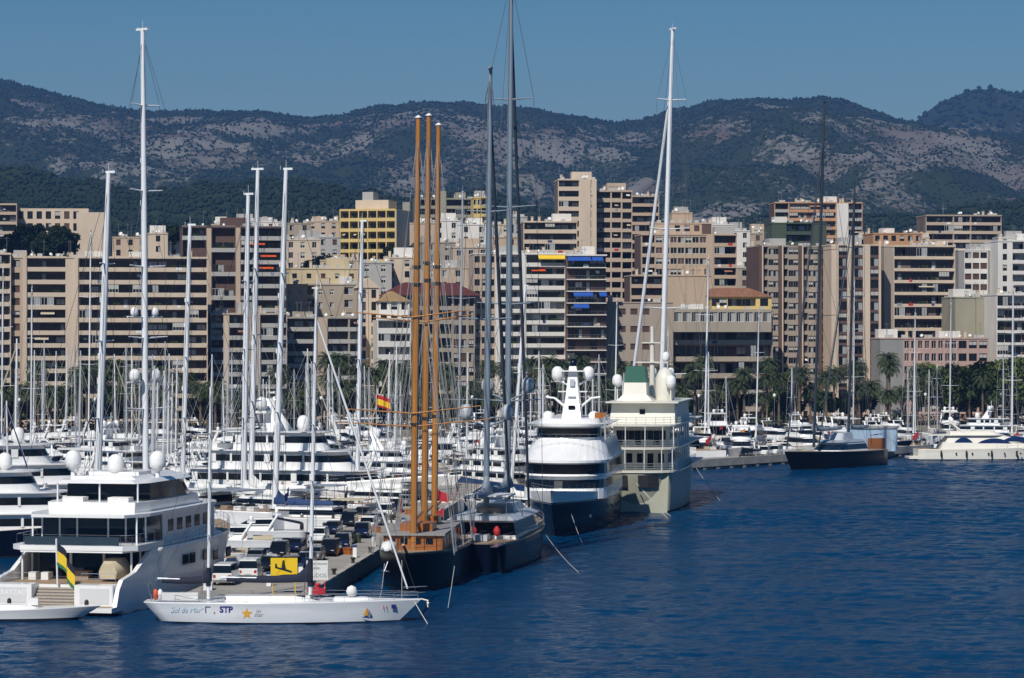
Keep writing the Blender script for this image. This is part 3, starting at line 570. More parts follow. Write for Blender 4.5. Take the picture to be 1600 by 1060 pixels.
# ---------------------------------------------------------------- boats: shared builders (x forward, waterline z = 0)
def hull(mb, L, B, fa, fb, transom=0.75, rake=0.12, draft=0.7, p=2.2, flare=0.8, n=16, wlh=0.22, stern_rake=0.0, tw=0.42, boot=True):
    """mi 0 topsides, 1 boot stripe, 2 deck.  Returns sheer(t)->(x, halfbeam, z)."""
    def sheer(t):
        if t < tw: hb = transom + (1 - transom) * math.sin(t / tw * math.pi / 2)
        else: hb = max(0.0, 1 - ((t - tw) / (1 - tw)) ** p)
        z = fa + (fb - fa) * t ** 1.8
        return (t - 0.5) * L, B / 2 * hb, z
    rings = []
    for i in range(n + 1):
        t = i / n; x, hb, z = sheer(t); hb = max(hb, 0.03)
        fl = flare + (1 - flare) * (1 - t ** 3) * 0.85
        hw = hb * (1 - (1 - flare) * (0.15 + t ** 2.5)); hw = max(hw, 0.015)
        rk = rake * L * t ** 5
        rs = stern_rake * L * (1 - t) ** 5
        def px(zz): return x - rk * (1 - zz / z) + rs * (1 - zz / z)
        prof = [(0.0, -draft), (hw * 0.75, -draft * 0.6), (hw * 0.99, 0.0), (hw, wlh), ((hw * 0.55 + hb * 0.45), z * 0.55), (hb * 0.985, z * 0.93), (hb, z)]
        rings.append([(px(max(zz, -draft * 0.3)), y, zz) for y, zz in prof])
    m = len(rings[0])
    for k in range(n):
        for j in range(m - 1):
            mi = 1 if (j < 3 and boot) else 0
            a, b, c, d = rings[k][j], rings[k+1][j], rings[k+1][j+1], rings[k][j+1]
            mb.add([a, b, c, d], [(0, 1, 2, 3)], mi, True)
            f = lambda q: (q[0], -q[1], q[2])
            mb.add([f(a), f(d), f(c), f(b)], [(0, 1, 2, 3)], mi, True)
        a, b = rings[k][-1], rings[k+1][-1]
        mb.add([a, b, (b[0], -b[1], b[2]), (a[0], -a[1], a[2])], [(3, 2, 1, 0)], 2)
    r0 = rings[0]; mb.add([*r0, *[(q[0], -q[1], q[2]) for q in reversed(r0[1:])]], [tuple(range(2*m - 1))], 0)
    return sheer
def hull_mesh(mats, *a, **k):
    mb = MB(); s = hull(mb, *a, **k); me = mb.mesh('hull', mats, recalc=False)
    bm = bmesh.new(); bm.from_mesh(me); bmesh.ops.remove_doubles(bm, verts=bm.verts, dist=0.0015); bmesh.ops.recalc_face_normals(bm, faces=bm.faces); bm.to_mesh(me); bm.free()
    return me, s
def outline(x0, x1, hb, nose, n=16, aft=0.0):
    pts = [(x0, -hb * (1 - aft)), (x0 + (x1 - x0) * 0.12, -hb)]
    for i in range(n + 1):
        a = -math.pi/2 + math.pi * i / n; pts.append((x1 - nose + nose * math.cos(a) ** 0.8 if abs(math.cos(a)) > 1e-6 else x1 - nose, hb * math.sin(a)))
    return pts + [(x0 + (x1 - x0) * 0.12, hb), (x0, hb * (1 - aft))]
def tier(mb, x0, x1, hb, z0, z1, fr=0.0, ar=0.0, nose=1.5, tuck=0.0, aft=0.0, mi=0, g0=0.0, g1=1.0, grow=0.0):
    """a superstructure block with a rounded front; g0..g1 picks a band of its height, grow pushes it proud"""
    def ring(g):
        a = outline(x0 + ar * g - grow, x1 - fr * g + grow, hb - tuck * g + grow, nose, aft=aft); z = z0 + (z1 - z0) * g
        return [(x, y, z) for x, y in a]
    return mb.loft([ring(g0), ring(g1)], True, True, mi, smooth=False)
def radome_mesh(r, m, key={}):
    k = (round(r, 2), m.name)
    if k not in key:
        key[k] = MB().lathe((0, 0, 0), [(r*0.3, 0), (r*0.55, 0), (r*0.6, r*0.25), (r*0.98, r*0.5), (r, r*0.95), (r, r*1.35), (r*0.94, r*1.75), (r*0.76, r*2.1), (r*0.45, r*2.35), (0.02, r*2.44)], 18).mesh('radome', m)
    return key[k]
def radome(parent, x, y, z, r=0.6, m=None): return link('radome', radome_mesh(r, m or WHITE), parent, (x, y, z))
def railing(pts, h, parent, m=None, sp=1.6, r=0.022, mids=1, name='railing'):
    mb = MB()
    for a, b in zip(pts[:-1], pts[1:]):
        a = Vector(a); b = Vector(b); L = (b - a).length; n = max(1, int(L / sp))
        for i in range(n + 1):
            p = a.lerp(b, i / n); mb.tube(p, p + Vector((0, 0, h)), r, n=3)
        for q in range(mids + 1):
            zz = Vector((0, 0, h * (q + 1) / (mids + 1))); mb.tube(a + zz, b + zz, r, n=3)
    return mb.build(name, m or STEEL, parent)
def deckline(sheer, t0, t1, n, side, inset=0.1, dz=0.0):
    out = []
    for i in range(n + 1):
        x, hb, z = sheer(t0 + (t1 - t0) * i / n); out.append((x, side * max(0.0, hb - inset), z + dz))
    return out
def flag(parent, loc, w, h, mats, ang=0.0, droop=0.5, bands=None, name='flag'):
    mb = MB(); nx, nz = 8, 6; bands = bands or [0] * nz
    g = [[(w * i / nx * math.cos(ang), w * i / nx * math.sin(ang) + 0.12 * w * math.sin(i * 1.3), -h * k / nz - droop * w * (i / nx) ** 1.4) for i in range(nx + 1)] for k in range(nz + 1)]
    for k in range(nz):
        for i in range(nx): mb.add([g[k][i], g[k][i+1], g[k+1][i+1], g[k+1][i]], [(0, 1, 2, 3)], bands[k], True)
    o = mb.build(name, mats, parent, loc); return o
def rig_mast(parent, x, zb, zt, w, m, lean=(0, 0), spreads=(0.3, 0.55, 0.8), sw=0.09, stays=None, hb=2.0, wire=None, head=True, wr=0.022, y=0.0, fore=None, aft=None, gear=True, wrap=None):
    """mast with spreaders as sub-parts, shrouds, fore and back stay; lean = metres of offset at the truck"""
    h = zt - zb; mb = MB()
    def at(f, dy=0.0): return Vector((x + lean[0] * f, y + lean[1] * f + dy, zb + h * f))
    N = 6
    rr = []
    for i in range(N + 1):
        f0 = i / N; r0 = w * (1.0 if f0 < 0.6 else 1.0 - (f0 - 0.6) * 0.8); c0 = at(f0)
        rr.append([(c0.x + r0*math.cos(k*math.pi/6), c0.y + r0*math.sin(k*math.pi/6), c0.z) for k in range(12)])
    mb.loft(rr)
    mst = mb.build('mast', m, parent)
    sp = []
    for s in spreads:
        l = h * sw * (1.15 - s * 0.55); q = MB()
        for sd in (-1, 1): q.tube(at(s), at(s) + Vector((-l * 0.18, sd * l, l * 0.06)), w * 0.32, w * 0.18, 5)
        q.build('spreader', m, mst); sp.append((s, l))
    if gear:
        hk = random.choice((1.4, 2.4, .8)); hd = MB(); hd.box(at(1).x - w*2.4, at(1).x + w*hk, at(1).y - w*0.5, at(1).y + w*0.5, zt - w*0.2, zt + w*0.5); hd.tube(at(1), at(1) + Vector((0, 0, 1.2)), 0.025, n=4)
        hd.tube(at(1) + Vector((w*2, 0, 0)), at(1) + Vector((w*2, 0, 0.45)), 0.03, n=4); hd.build('masthead', m, mst)
        tk = MB()
        for f in (0.22, 0.4, 0.47, 0.63, 0.72): tk.box(at(f).x + w*0.7, at(f).x + w*1.25, at(f).y - w*0.3, at(f).y + w*0.3, at(f).z, at(f).z + w*1.6)
        tk.build('mast_fitting', m, mst)
    rg = MB(); wire = wire or WIRE
    for sd in (-1, 1):
        pts = [at(0.985)] + [at(s) + Vector((-l * 0.18, sd * l, l * 0.06)) for s, l in reversed(sp)] + [Vector((x - 0.3, y + sd * hb, zb))]
        rg.path(pts, wr, 3)
        lo = at(0) + Vector((-0.5, sd * hb, 0)); prev = lo
        for s, l in sp: rg.tube(prev, at(s + 0.01 if s < 0.9 else s), wr * 0.8, n=3); prev = at(s) + Vector((-l * 0.18, sd * l, l * 0.06))
    if fore is not None: rg.tube(at(0.97), fore, wr, n=3)
    if aft is not None: rg.tube(at(0.99), aft, wr, n=3)
    for dx, dy in ((w * 1.4, 0.1), (w * 1.2, -0.15), (-w * 1.6, 0.1)): rg.tube(at(0.97) + Vector((dx * 0.4, dy, 0)), at(0) + Vector((dx * 2, dy * 3, 0.4)), wr * 0.6, n=3)
    rg.build('rigging', wire, parent)
    return at
def furled(parent, a, b, r, m, name='furled_sail'):
    mb = MB(); a = Vector(a); b = Vector(b)
    for i in range(6): mb.tube(a.lerp(b, i/6), a.lerp(b, (i+1)/6), r * (0.75 + 0.5*math.sin(math.pi*(i/6*0.8+0.1))), r * (0.75 + 0.5*math.sin(math.pi*((i+1)/6*0.8+0.1))), 8)
    return mb.build(name, m, parent)
def boom(parent, x, z, L, m, cov, hgt=0.5, r=0.12, climb=1.5, wd=0.22, y=0.0, dy=0.0):
    """boom running aft with a sail cover that climbs the mast"""
    MB().tube((x, y, z), (x - L, y + dy, z + 0.15), r, r*0.8, 8).build('boom', m, parent)
    rings = []
    for i in range(13):
        t = i / 12; xx = x + 0.25 - (L * 0.97) * t; h = hgt * (0.55 + 0.45 * (1 - t)) + climb * max(0, 1 - t * 5) ** 2 + 0.04 * math.sin(i * 2.1); w = wd * (1 - 0.35 * t); yy = y + dy * t
        rings.append([(xx, yy + w * math.cos(a) * (0.55 if math.sin(a) > 0.3 else 1), z - 0.05 - 0.1*math.sin(t*3.1) + (h if math.sin(a) > 0 else 0.18) * math.sin(a)) for a in [2*math.pi*k/10 for k in range(10)]])
    MB().loft(rings).build('sail_cover', cov, parent)

# ---- prototypes of the smaller boats
def make_flybridge(L, hullm, canv, tall=False):
    t = thing('motor_yacht', 'x', 'boat'); B = L * 0.29
    me, sh = hull_mesh([hullm, BOOT, TEAK], L, B, L*0.085, L*0.145, transom=0.9, rake=0.13, p=2.4, flare=0.7, n=14); link('hull', me, t)
    MB().box(-L*0.56, -L*0.48, -B*0.4, B*0.4, 0.15, 0.4).build('swim_platform', TEAK, t)
    z = L*0.085; h1 = L*0.115; q = MB(); hb = B*0.40
    tier(q, -L*0.26, L*0.27, hb, z*0.9, z + h1, fr=L*0.15, nose=L*0.12, tuck=0.25); q.build('cabin', WHITE, t)
    q = MB(); tier(q, -L*0.26, L*0.27, hb, z*0.9, z + h1, fr=L*0.15, nose=L*0.12, tuck=0.25, g0=0.50, g1=0.9, grow=0.025); q.build('cabin_glazing', GLASS, t)
    z2 = z + h1; q = MB(); tier(q, -L*0.42, L*0.12, hb*1.04, z2, z2 + L*0.012, nose=L*0.1); tier(q, -L*0.30, L*0.10, hb*0.96, z2, z2 + L*0.055, fr=L*0.03, nose=L*0.1, tuck=0.1); q.build('flybridge', WHITE, t)
    q = MB(); tier(q, L*0.0, L*0.09, hb*0.9, z2 + L*0.05, z2 + L*0.085, fr=L*0.05, nose=L*0.07); q.build('windscreen', GLASS, t)
    q = MB()
    for s in (-1, 1):
        q.tube((-L*0.22, s*hb*0.9, z2 + 0.1), (-L*0.28, s*hb*0.75, z2 + L*0.15), L*0.012, n=6)
    q.box(-L*0.31, -L*0.25, -hb*0.8, hb*0.8, z2 + L*0.145, z2 + L*0.157); q.tube((-L*0.28, 0, z2 + L*0.15), (-L*0.28, 0, z2 + L*0.24), 0.05, n=5); q.tube((-L*0.28, -0.7, z2 + L*0.19), (-L*0.28, 0.7, z2 + L*0.19), 0.06, n=5)
    q.build('radar_arch', WHITE, t); radome(t, -L*0.28, hb*0.45, z2 + L*0.157, L*0.018)
    if tall: radome(t, -L*0.28, -hb*0.45, z2 + L*0.157, L*0.018)
    if canv is not None:
        q = MB(); tier(q, -L*0.26, L*0.02, hb*0.85, z2 + L*0.135, z2 + L*0.145, nose=0.4)
        for s in (-1, 1):
            q.tube((-L*0.02, s*hb*0.8, z2 + L*0.03), (-L*0.02, s*hb*0.8, z2 + L*0.137), 0.03, n=4)
        q.build('sun_awning', canv, t)
    for s in (-1, 1):
        for i in range(3): MB().lathe((-L*0.2 + i*L*0.2, s*(B*0.5 + 0.06), 0.45), [(0.02, -0.4), (0.14, -0.3), (0.14, 0.3), (0.02, 0.4)], 7).build('fender', random.choice([RUBBER, WHITE, BLUEP]), t)
    railing(deckline(sh, 0.55, 0.985, 6, 1) + deckline(sh, 0.985, 0.55, 6, -1), L*0.045, t, sp=1.5, mids=0)
    q = MB(); q.box(-L*.262, -L*.255, -hb*.8, hb*.8, z, z + h1*.8); q.build('cockpit_shade', GLASS, t)  # dark panel put in for the shade below the flybridge overhang
    q = MB(); q.loft([[(-L*.54 + x, y*1.5, .45 + zz) for x, zz in ((-.35*k, .15), (.35*k, .15), (.45*k, .5), (-.45*k, .5))] for y, k in ((-1, .6), (-.5, 1), (.5, 1), (1, .3))]); q.build('tender', GREYP if hullm != CREAM else CANVW, t)
    MB().tube((-L*.47, 0, z), (-L*.5, 0, z + 2.4), .03, n=4).build('flag_staff', TEAK, t); flag(t, (-L*.5, 0, z + 2.35), .9, .6, [RED, YELL] if canv is None else [RED], ang=R(100), droop=.7, bands=[0, 0, 1, 1, 0, 0] if canv is None else None)
    for s in (-1, 1): MB().box(-L*.1, L*.08, s*B*.492 - .03, s*B*.492 + .03, z*.5, z*.5 + .35).build('hull_window', GLASS, t)
    return t
def make_sport(L, hullm, canv):
    t = thing('sport_cruiser', 'x', 'boat'); B = L * 0.29
    me, sh = hull_mesh([hullm, BOOT, WHITE], L, B, L*0.075, L*0.115, transom=0.9, rake=0.17, p=2.2, flare=0.7, n=14); link('hull', me, t)
    MB().box(-L*0.56, -L*0.49, -B*0.4, B*0.4, 0.12, 0.35).build('swim_platform', TEAK, t)
    z = L*0.08; q = MB(); tier(q, -L*0.2, L*0.33, B*0.38, z, z + L*0.06, fr=L*0.2, nose=L*0.14, tuck=0.3); tier(q, -L*0.16, L*0.12, B*0.36, z + L*0.055, z + L*0.115, fr=L*0.12, ar=-L*0.04, nose=L*0.08, tuck=0.3); q.build('cabin', WHITE, t)
    q = MB(); tier(q, -L*0.16, L*0.12, B*0.36, z + L*0.055, z + L*0.115, fr=L*0.12, ar=-L*0.04, nose=L*0.08, tuck=0.3, g0=0.15, g1=0.85, grow=0.025); q.build('windscreen', GLASS, t)
    q = MB()
    for s in (-1, 1): q.tube((-L*0.14, s*B*0.4, z), (-L*0.24, s*B*0.33, z + L*0.15), L*0.014, n=6)
    q.box(-L*0.27, -L*0.2, -B*0.35, B*0.35, z + L*0.145, z + L*0.158); q.build('radar_arch', WHITE, t); radome(t, -L*0.235, 0, z + L*0.158, L*0.018)
    if canv is not None:
        q = MB(); q.prism([(-L*0.45, z + L*0.06), (-L*0.2, z + L*0.115), (-L*0.2, z + L*0.125), (-L*0.46, z + L*0.075)], -B*0.36, B*0.36); q.build('cockpit_cover', canv, t)
    else: MB().box(-L*0.42, -L*0.25, -B*0.3, B*0.3, z, z + L*0.03).build('sun_pad', CANVT, t)
    railing(deckline(sh, 0.6, 0.985, 5, 1) + deckline(sh, 0.985, 0.6, 5, -1), L*0.04, t, sp=1.5, mids=0)
    return t
def make_sail(L, hullm, cov, mh, mm=None, ketch=False):
    t = thing('sailing_yacht', 'x', 'boat'); B = L * 0.27; mm = mm or MWHITE
    me, sh = hull_mesh([hullm, BOOT, TEAK], L, B, L*0.075, L*0.1, transom=0.7, rake=0.1, p=1.9, flare=0.85, n=14, stern_rake=-0.03); link('hull', me, t)
    z = L*0.078; q = MB(); tier(q, -L*0.12, L*0.24, B*0.28, z, z + L*0.04, fr=L*0.06, nose=L*0.12, tuck=0.15); q.build('coachroof', WHITE, t)
    q = MB(); tier(q, -L*0.12, L*0.24, B*0.28, z, z + L*0.04, fr=L*0.06, nose=L*0.12, tuck=0.15, g0=0.4, g1=0.75, grow=0.02); q.build('cabin_windows', GLASS, t)
    zt = mh; at = rig_mast(t, L*0.08, z + L*0.03, zt, L*0.0085 + 0.02, mm, lean=(-0.3, 0), hb=B*0.45, fore=(L*0.49, 0, L*0.1), aft=(-L*0.49, 0, L*0.08), wire=WIREL, wr=0.02, gear=False)
    if cov in (CANVB, CANVT): furled(t, (L*0.475, 0, L*0.115), at(0.95), 0.07, cov)
    boom(t, L*0.07, z + L*0.09, L*0.36, mm, cov, hgt=0.36, r=0.09, climb=0.9)
    q = MB(); q.prism([(-L*0.14, z + 0.2), (-L*0.04, z + 0.25), (-L*0.07, z + L*0.085), (-L*0.15, z + L*0.095)], -B*0.27, B*0.27); q.build('spray_hood', cov, t)
    railing(deckline(sh, 0.02, 0.985, 9, 1) + deckline(sh, 0.985, 0.02, 9, -1), 0.6, t, sp=2.2, mids=0, r=0.016)
    return t
def make_trideck(L, hullm, label, cat='boat', B=None, h=1.0, domes=2):
    t = thing('motor_yacht', label, cat); B = B or L * 0.2
    me, sh = hull_mesh([hullm, BOOT, TEAK], L, B, L*0.062*h, L*0.115*h, transom=0.88, rake=0.1, p=2.6, flare=0.7, n=18); link('hull', me, t)
    z = L*0.062*h; d = L*0.058*h
    for k, (a, b_, w, fr) in enumerate([(-0.34, 0.27, 0.44, 0.05), (-0.28, 0.19, 0.40, 0.07), (-0.2, 0.1, 0.34, 0.05)]):
        z0 = z + k * d; q = MB(); tier(q, L*a, L*b_, B*w, z0, z0 + d, fr=L*fr*0.6, nose=L*0.09, tuck=0.1)
        dk = q.build('deckhouse', WHITE, t); nn = max(4, int(L*(b_ - a - .1)/2.6))
        for s in (-1, 1):
            for i in range(nn): xx = L*a + .8 + i*L*(b_ - a - .1)/nn; link('window_pillar', box_mesh(.9 if i % 3 == 0 else .3, .06, round(d*.44, 1), WHITE), dk, (xx, s*(B*w + .04) - .04, z0 + d*.40))
        q = MB(); tier(q, L*a, L*b_, B*w, z0, z0 + d, fr=L*fr*0.6, nose=L*0.09, tuck=0.1, g0=0.45, g1=0.8, grow=0.03); q.build('window_band', GLASS, dk)
        q = MB(); tier(q, L*(a - 0.08), L*(b_ - fr*0.55 + 0.03), B*(w + 0.045), z0 + d, z0 + d + 0.14, nose=L*0.1, aft=0.1); q.build('deck_slab', WHITE, t)
        railing([(L*(a - 0.075), -B*w, z0 + d + 0.14), (L*(a - 0.075), B*w, z0 + d + 0.14)], 0.95, t, sp=1.3)
    zt = z + 3*d + 0.14; q = MB()
    for s in (-1, 1): q.loft([[(-L*0.1, s*B*0.18, zt), (-L*0.04, s*B*0.18, zt), (-L*0.04, s*B*0.1, zt), (-L*0.1, s*B*0.1, zt)], [(-L*0.13, s*B*0.06, zt + L*0.1), (-L*0.105, s*B*0.06, zt + L*0.1), (-L*0.105, s*B*0.02, zt + L*0.1), (-L*0.13, s*B*0.02, zt + L*0.1)]])
    q.box(-L*0.13, -L*0.09, -B*0.3, B*0.3, zt + L*0.055, zt + L*0.063); q.box(-L*0.13, -L*0.11, -B*0.16, B*0.16, zt + L*0.085, zt + L*0.09); q.tube((-L*0.118, 0, zt + L*0.1), (-L*0.118, 0, zt + L*0.15), 0.06, n=5); q.build('radar_mast', WHITE, t)
    for s in (-1, 1)[:domes]: radome(t, -L*0.11, s*B*0.26, zt + L*0.063, L*0.018)
    radome(t, L*0.0, B*0.1, zt, L*0.02); q = MB(); tier(q, -L*0.3, -L*0.2, B*0.1, z + 2*d + 0.14, z + 2*d + 0.9, nose=L*0.05); q.build('tender', CANVW, t)
    railing(deckline(sh, 0.62, 0.985, 6, 1) + deckline(sh, 0.985, 0.62, 6, -1), 0.9, t, sp=1.6)
    return t
# ---------------------------------------------------------------- quays and pontoons
def xq(d): return -17.6 + 0.075 * (d - 265)
def xl(d): return -29.5 + 0.09 * (d - 257)
q = MB(); QA, QB = 257, 470
q.add([(xl(QA), QA, -2), (xq(QA), QA, -2), (xq(QB), QB, -2), (xl(QB), QB, -2), (xl(QA), QA, 1.5), (xq(QA), QA, 1.5), (xq(QB), QB, 1.5), (xl(QB), QB, 1.5)],
      [(0,3,2,1),(4,5,6,7),(0,1,5,4),(1,2,6,5),(2,3,7,6),(3,0,4,7)]); quay = tag(q.build('quay', CONCD), kind='structure')
q = MB()
for i in range(36):                                            # edge kerb blocks
    d0 = QA + i * 5.9; d1 = d0 + 5.75
    MB().add([(xq(d0) - 0.55, d0, 1.5), (xq(d0) + 0.08, d0, 1.5), (xq(d1) + 0.08, d1, 1.5), (xq(d1) - 0.55, d1, 1.5), (xq(d0) - 0.55, d0, 1.72), (xq(d0) + 0.08, d0, 1.72), (xq(d1) + 0.08, d1, 1.72), (xq(d1) - 0.55, d1, 1.72)],
      [(0,3,2,1),(4,5,6,7),(0,1,5,4),(1,2,6,5),(2,3,7,6),(3,0,4,7)]).build('kerb_stone', CONC, quay)
# concrete pier on the far side: fronted by pale blocks over dark openings
PA = Vector((X(1078, 524), 524, 0)); PB = Vector((X(1460, 600), 600, 0)); pd = (PB - PA).normalized(); pn = Vector((-pd.y, pd.x, 0)); PL = (PB - PA).length
pier = thing('pier', 'x', 'x', PA, math.atan2(pd.y, pd.x)); del pier['label'], pier['category']; tag(pier, kind='structure')
MB().box(0, PL, 0.6, 9, -1.5, 1.5).build('pier_deck', CONC, pier)
MB().box(0, PL, 0.9, 8.8, 1.5, 1.512).build('pier_paving', CONCD, pier)
bl = MB().box(0.03, 4.6, 0, 0.6, 0.55, 1.95).mesh('pier_block', CONC); lg = MB().box(-0.5, 0.5, 0.05, 0.6, -1.0, 0.55).mesh('pier_leg', CONC)
for i in range(int(PL / 4.65)): link('pier_block', bl, pier, (i * 4.65, 0, 0)); link('pier_leg', lg, pier, (i * 4.65 + 0.5, 0, 0))
PONT = mat('pontoon_planks', (0.30, 0.25, 0.19), 0.85, var=0.2, scale=0.8)
def pontoon(x0, y0, x1, y1, w=2.2):
    a = Vector((x0, y0, 0)); b_ = Vector((x1, y1, 0)); dd = b_ - a
    o = MB().box(0, dd.length, -w/2, w/2, -0.3, 0.55).build('pontoon', PONT, None, a); o.rotation_euler.z = math.atan2(dd.y, dd.x); tag(o, kind='structure')

# ---------------------------------------------------------------- cars
def make_car(kind, paint):
    L, W_, Hh = {'car': (4.2, 1.76, 1.46), 'suv': (4.6, 1.86, 1.72), 'van': (4.9, 1.92, 1.98)}[kind]
    t = thing('parked_' + ('van' if kind == 'van' else 'car'), 'x', 'van' if kind == 'van' else 'car')
    w = W_/2; rings = []
    if kind == 'van': st = [(-L/2, .55, 1.0, .95), (-L/2+.12, .30, 1.05, 1), (L*.25, .28, 1.05, 1), (L*.43, .30, 1.0, .97), (L/2, .45, .85, .86)]
    else: st = [(-L/2, .5, .85, .86), (-L/2+.25, .28, .95, .98), (-L*.1, .25, .97, 1), (L*.22, .25, .95, 1), (L*.42, .28, .84, .95), (L/2, .42, .66, .8)]
    for x, z0, z1, ww in st: rings.append([(x, -w*ww, z0), (x, -w*ww*1.0, (z0+z1)/2), (x, -w*ww*.93, z1), (x, w*ww*.93, z1), (x, w*ww, (z0+z1)/2), (x, w*ww, z0)])
    b = MB().loft(rings, smooth=False); b.build('body', paint, t)
    if kind == 'van': cx = [(-L/2+.05, L*.32), (-L/2+.18, L*.16)]
    else: cx = [(-L/2+.1, L*.2), (-L/2+.55 if kind == 'car' else -L/2+.35, L*.04)]
    zb = 1.04 if kind == 'van' else 0.94
    def cab(g0, g1, gr):
        r = []
        for g in (g0, g1):
            a = cx[0][0]*(1-g) + cx[1][0]*g - gr; c = cx[0][1]*(1-g) + cx[1][1]*g + gr; ww = w*(.92 - .12*g) + gr; z = zb + (Hh - zb)*g
            r.append([(a, -ww, z), (c, -ww*.97, z), (c, ww*.97, z), (a, ww, z)])
        return MB().loft(r, smooth=False)
    cab(0, 1, 0).build('cabin', paint, t); cab(.14, .86, .015).build('windows', GLASS, t)
    p = MB()
    for s in (-1, 1):
        for f in (-.27, .02, .2):
            p.add([(L*f-.05, s*w*.925, zb), (L*f+.05, s*w*.925, zb), (L*f+.05, s*w*.80, Hh-.03), (L*f-.05, s*w*.80, Hh-.03), (L*f-.05, s*w*.90, zb), (L*f+.05, s*w*.90, zb), (L*f+.05, s*w*.78, Hh-.03), (L*f-.05, s*w*.78, Hh-.03)], [(0,1,2,3),(7,6,5,4),(0,4,5,1),(1,5,6,2),(2,6,7,3),(3,7,4,0)])
    p.build('pillars', paint, t)
    for x in (-L*.31, L*.31):
        for s in (-1, 1):
            wl_ = MB().tube((x, s*(w-.2), .32), (x, s*(w+.01), .32), .32, n=14).build('wheel', RUBBER, t); MB().tube((x, s*(w-.02), .32), (x, s*(w+.02), .32), .19, n=10).build('rim', STEEL, wl_)
    for s in (-1, 1):
        MB().box(L/2-.16, L/2-.03, s*w*.62-.16, s*w*.62+.16, .58, .72).build('headlight', mat('headlight', (.7,.7,.7), .1), t)
        MB().box(-L/2-.01, -L/2+.08, s*w*.74-.12, s*w*.74+.12, .72, 1.0).build('tail_light', mat('tail_light', (.35,.01,.01), .2), t)
    MB().box(-L/2-.03, -L/2+.1, -w*.8, w*.8, .35, .55).build('bumper', RUBBER if kind != 'van' else FRAMEG, t)
    MB().box(-L/2-.04, -L/2+.02, -.26, .26, .6, .71).build('number_plate', FRAMEW, t)
    return t
PW = mat('car_white', (.72,.72,.70), .25, coat=.4); PK = mat('car_black', (.008,.009,.011), .15, coat=.6); PBL = mat('car_navy', (.008,.014,.045), .15, coat=.6); PS = mat('car_silver', (.35,.36,.37), .25, metal=.5, coat=.4)
protos = {}
for k, pn_, pm in (('van','white',PW),('suv','black',PK),('car','black',PK),('car','navy',PBL),('car','silver',PS),('suv','white',PW),('suv','navy',PBL)):
    protos[(k, pn_)] = snapshot(make_car(k, pm))
def put_car(k, c, x, y, rz, label, z=1.5): copy_tree(protos[(k, c)], None, (x, y, z), rz, label)
qd = math.atan2(1, 0.08)
put_car('van', 'white', X(350, 266), 268.5, qd, 'white van with a dark rear window parked at the quay end beside the yacht bow')
put_car('van', 'white', X(386, 270), 274, qd + 0.05, 'second white van parked on the quay behind the yellow sign')
carl = [(516, 303, 'suv', 'black', 'black four wheel drive car heading the parked row on the quay'), (478, 288, 'car', 'navy', 'dark blue car parked close behind the yellow sign'), (452, 279, 'suv', 'black', 'black four wheel drive car half behind the yellow sign'),
        (492, 296, 'car', 'silver', 'silver car parked between dark cars on the quay'), (535, 312, 'suv', 'navy', 'dark blue four wheel drive car in the parked row'), (541, 320, 'car', 'black', 'black hatchback squeezed into the parked row'), (566, 330, 'suv', 'navy', 'dark blue four wheel drive car at the bend of the row'),
        (575, 341, 'suv', 'white', 'white four wheel drive car among dark cars on the quay'), (590, 352, 'car', 'silver', 'silver car at the far end of the quay row'), (604, 364, 'van', 'white', 'white van at the far end of the quay row'), (422, 283, 'car', 'black', 'black hatchback parked by the cream boat cover')]
carl += [(498, 322, 'suv', 'white', 'white four wheel drive car parked tight against the moored cruisers'), (520, 336, 'car', 'navy', 'dark blue car parked tight against the moored cruisers'), (545, 350, 'suv', 'black', 'black four wheel drive car parked tight against the moored cruisers'), (566, 364, 'car', 'black', 'black car parked beyond the silver car on the quay'), (618, 378, 'suv', 'navy', 'dark blue car parked near the head of the quay'), (632, 392, 'car', 'silver', 'silver car parked near the head of the quay'), (646, 406, 'van', 'white', 'white van parked near the head of the quay'), (400, 292, 'car', 'silver', 'silver car parked behind the two white vans'), (436, 300, 'suv', 'black', 'black four wheel drive car parked behind the two white vans'), (462, 308, 'car', 'navy', 'dark blue car parked by the boat gangways')]
for i in range(16):
    d0 = 262 + i*8.5; sx = random.uniform(2.0, 4.5) if i % 2 else xq(d0) - xl(d0) - random.uniform(.6, 1.6); nm, lb, m_ = (('dock_box', 'white dock box standing on the quay', WHITE), ('crate', 'brown timber crate standing on the quay', VARN), ('rope_coil', 'coil of pale rope lying on the quay', WIREL), ('waste_bin', 'dark green waste bin on the quay', W_GREEN))[i % 4]
    if nm == 'rope_coil': b = MB(); [b.lathe((0, 0, .08*k), [(.35, 0), (.5, .02), (.5, .08), (.35, .09)], 12) for k in range(3)]
    elif nm == 'waste_bin': b = MB(); b.lathe((0, 0, 0), [(.3, 0), (.38, .9), (.42, .95), (.1, 1.1)], 10)
    else: b = MB(); b.box(-.7, .7, -.4, .4, 0, .6); b.box(-.74, .74, -.44, .44, .6, .7)
    o = b.build(nm, m_, None, (xq(d0) - sx, d0, 1.5)); o.rotation_euler.z = random.uniform(0, 3); tag(o, lb, nm.replace('_', ' '), lb + ' group')
for px, d, k, c, lb in carl: put_car(k, c, X(px, d), d, qd + math.pi + random.uniform(-.08, .08), lb)
for px, d, k, c, lb in [(1168, 546, 'suv', 'black', 'black car parked on the far concrete pier'), (1184, 549, 'car', 'silver', 'silver car parked on the far concrete pier'), (1198, 551, 'van', 'white', 'white van facing the water on the far concrete pier'), (1214, 555, 'van', 'white', 'white van beside the dark sailing yacht on the far pier')]:
    put_car(k, c, X(px, d), d + 3, R(-110), lb)
for s in protos.values(): drop_tree(s)

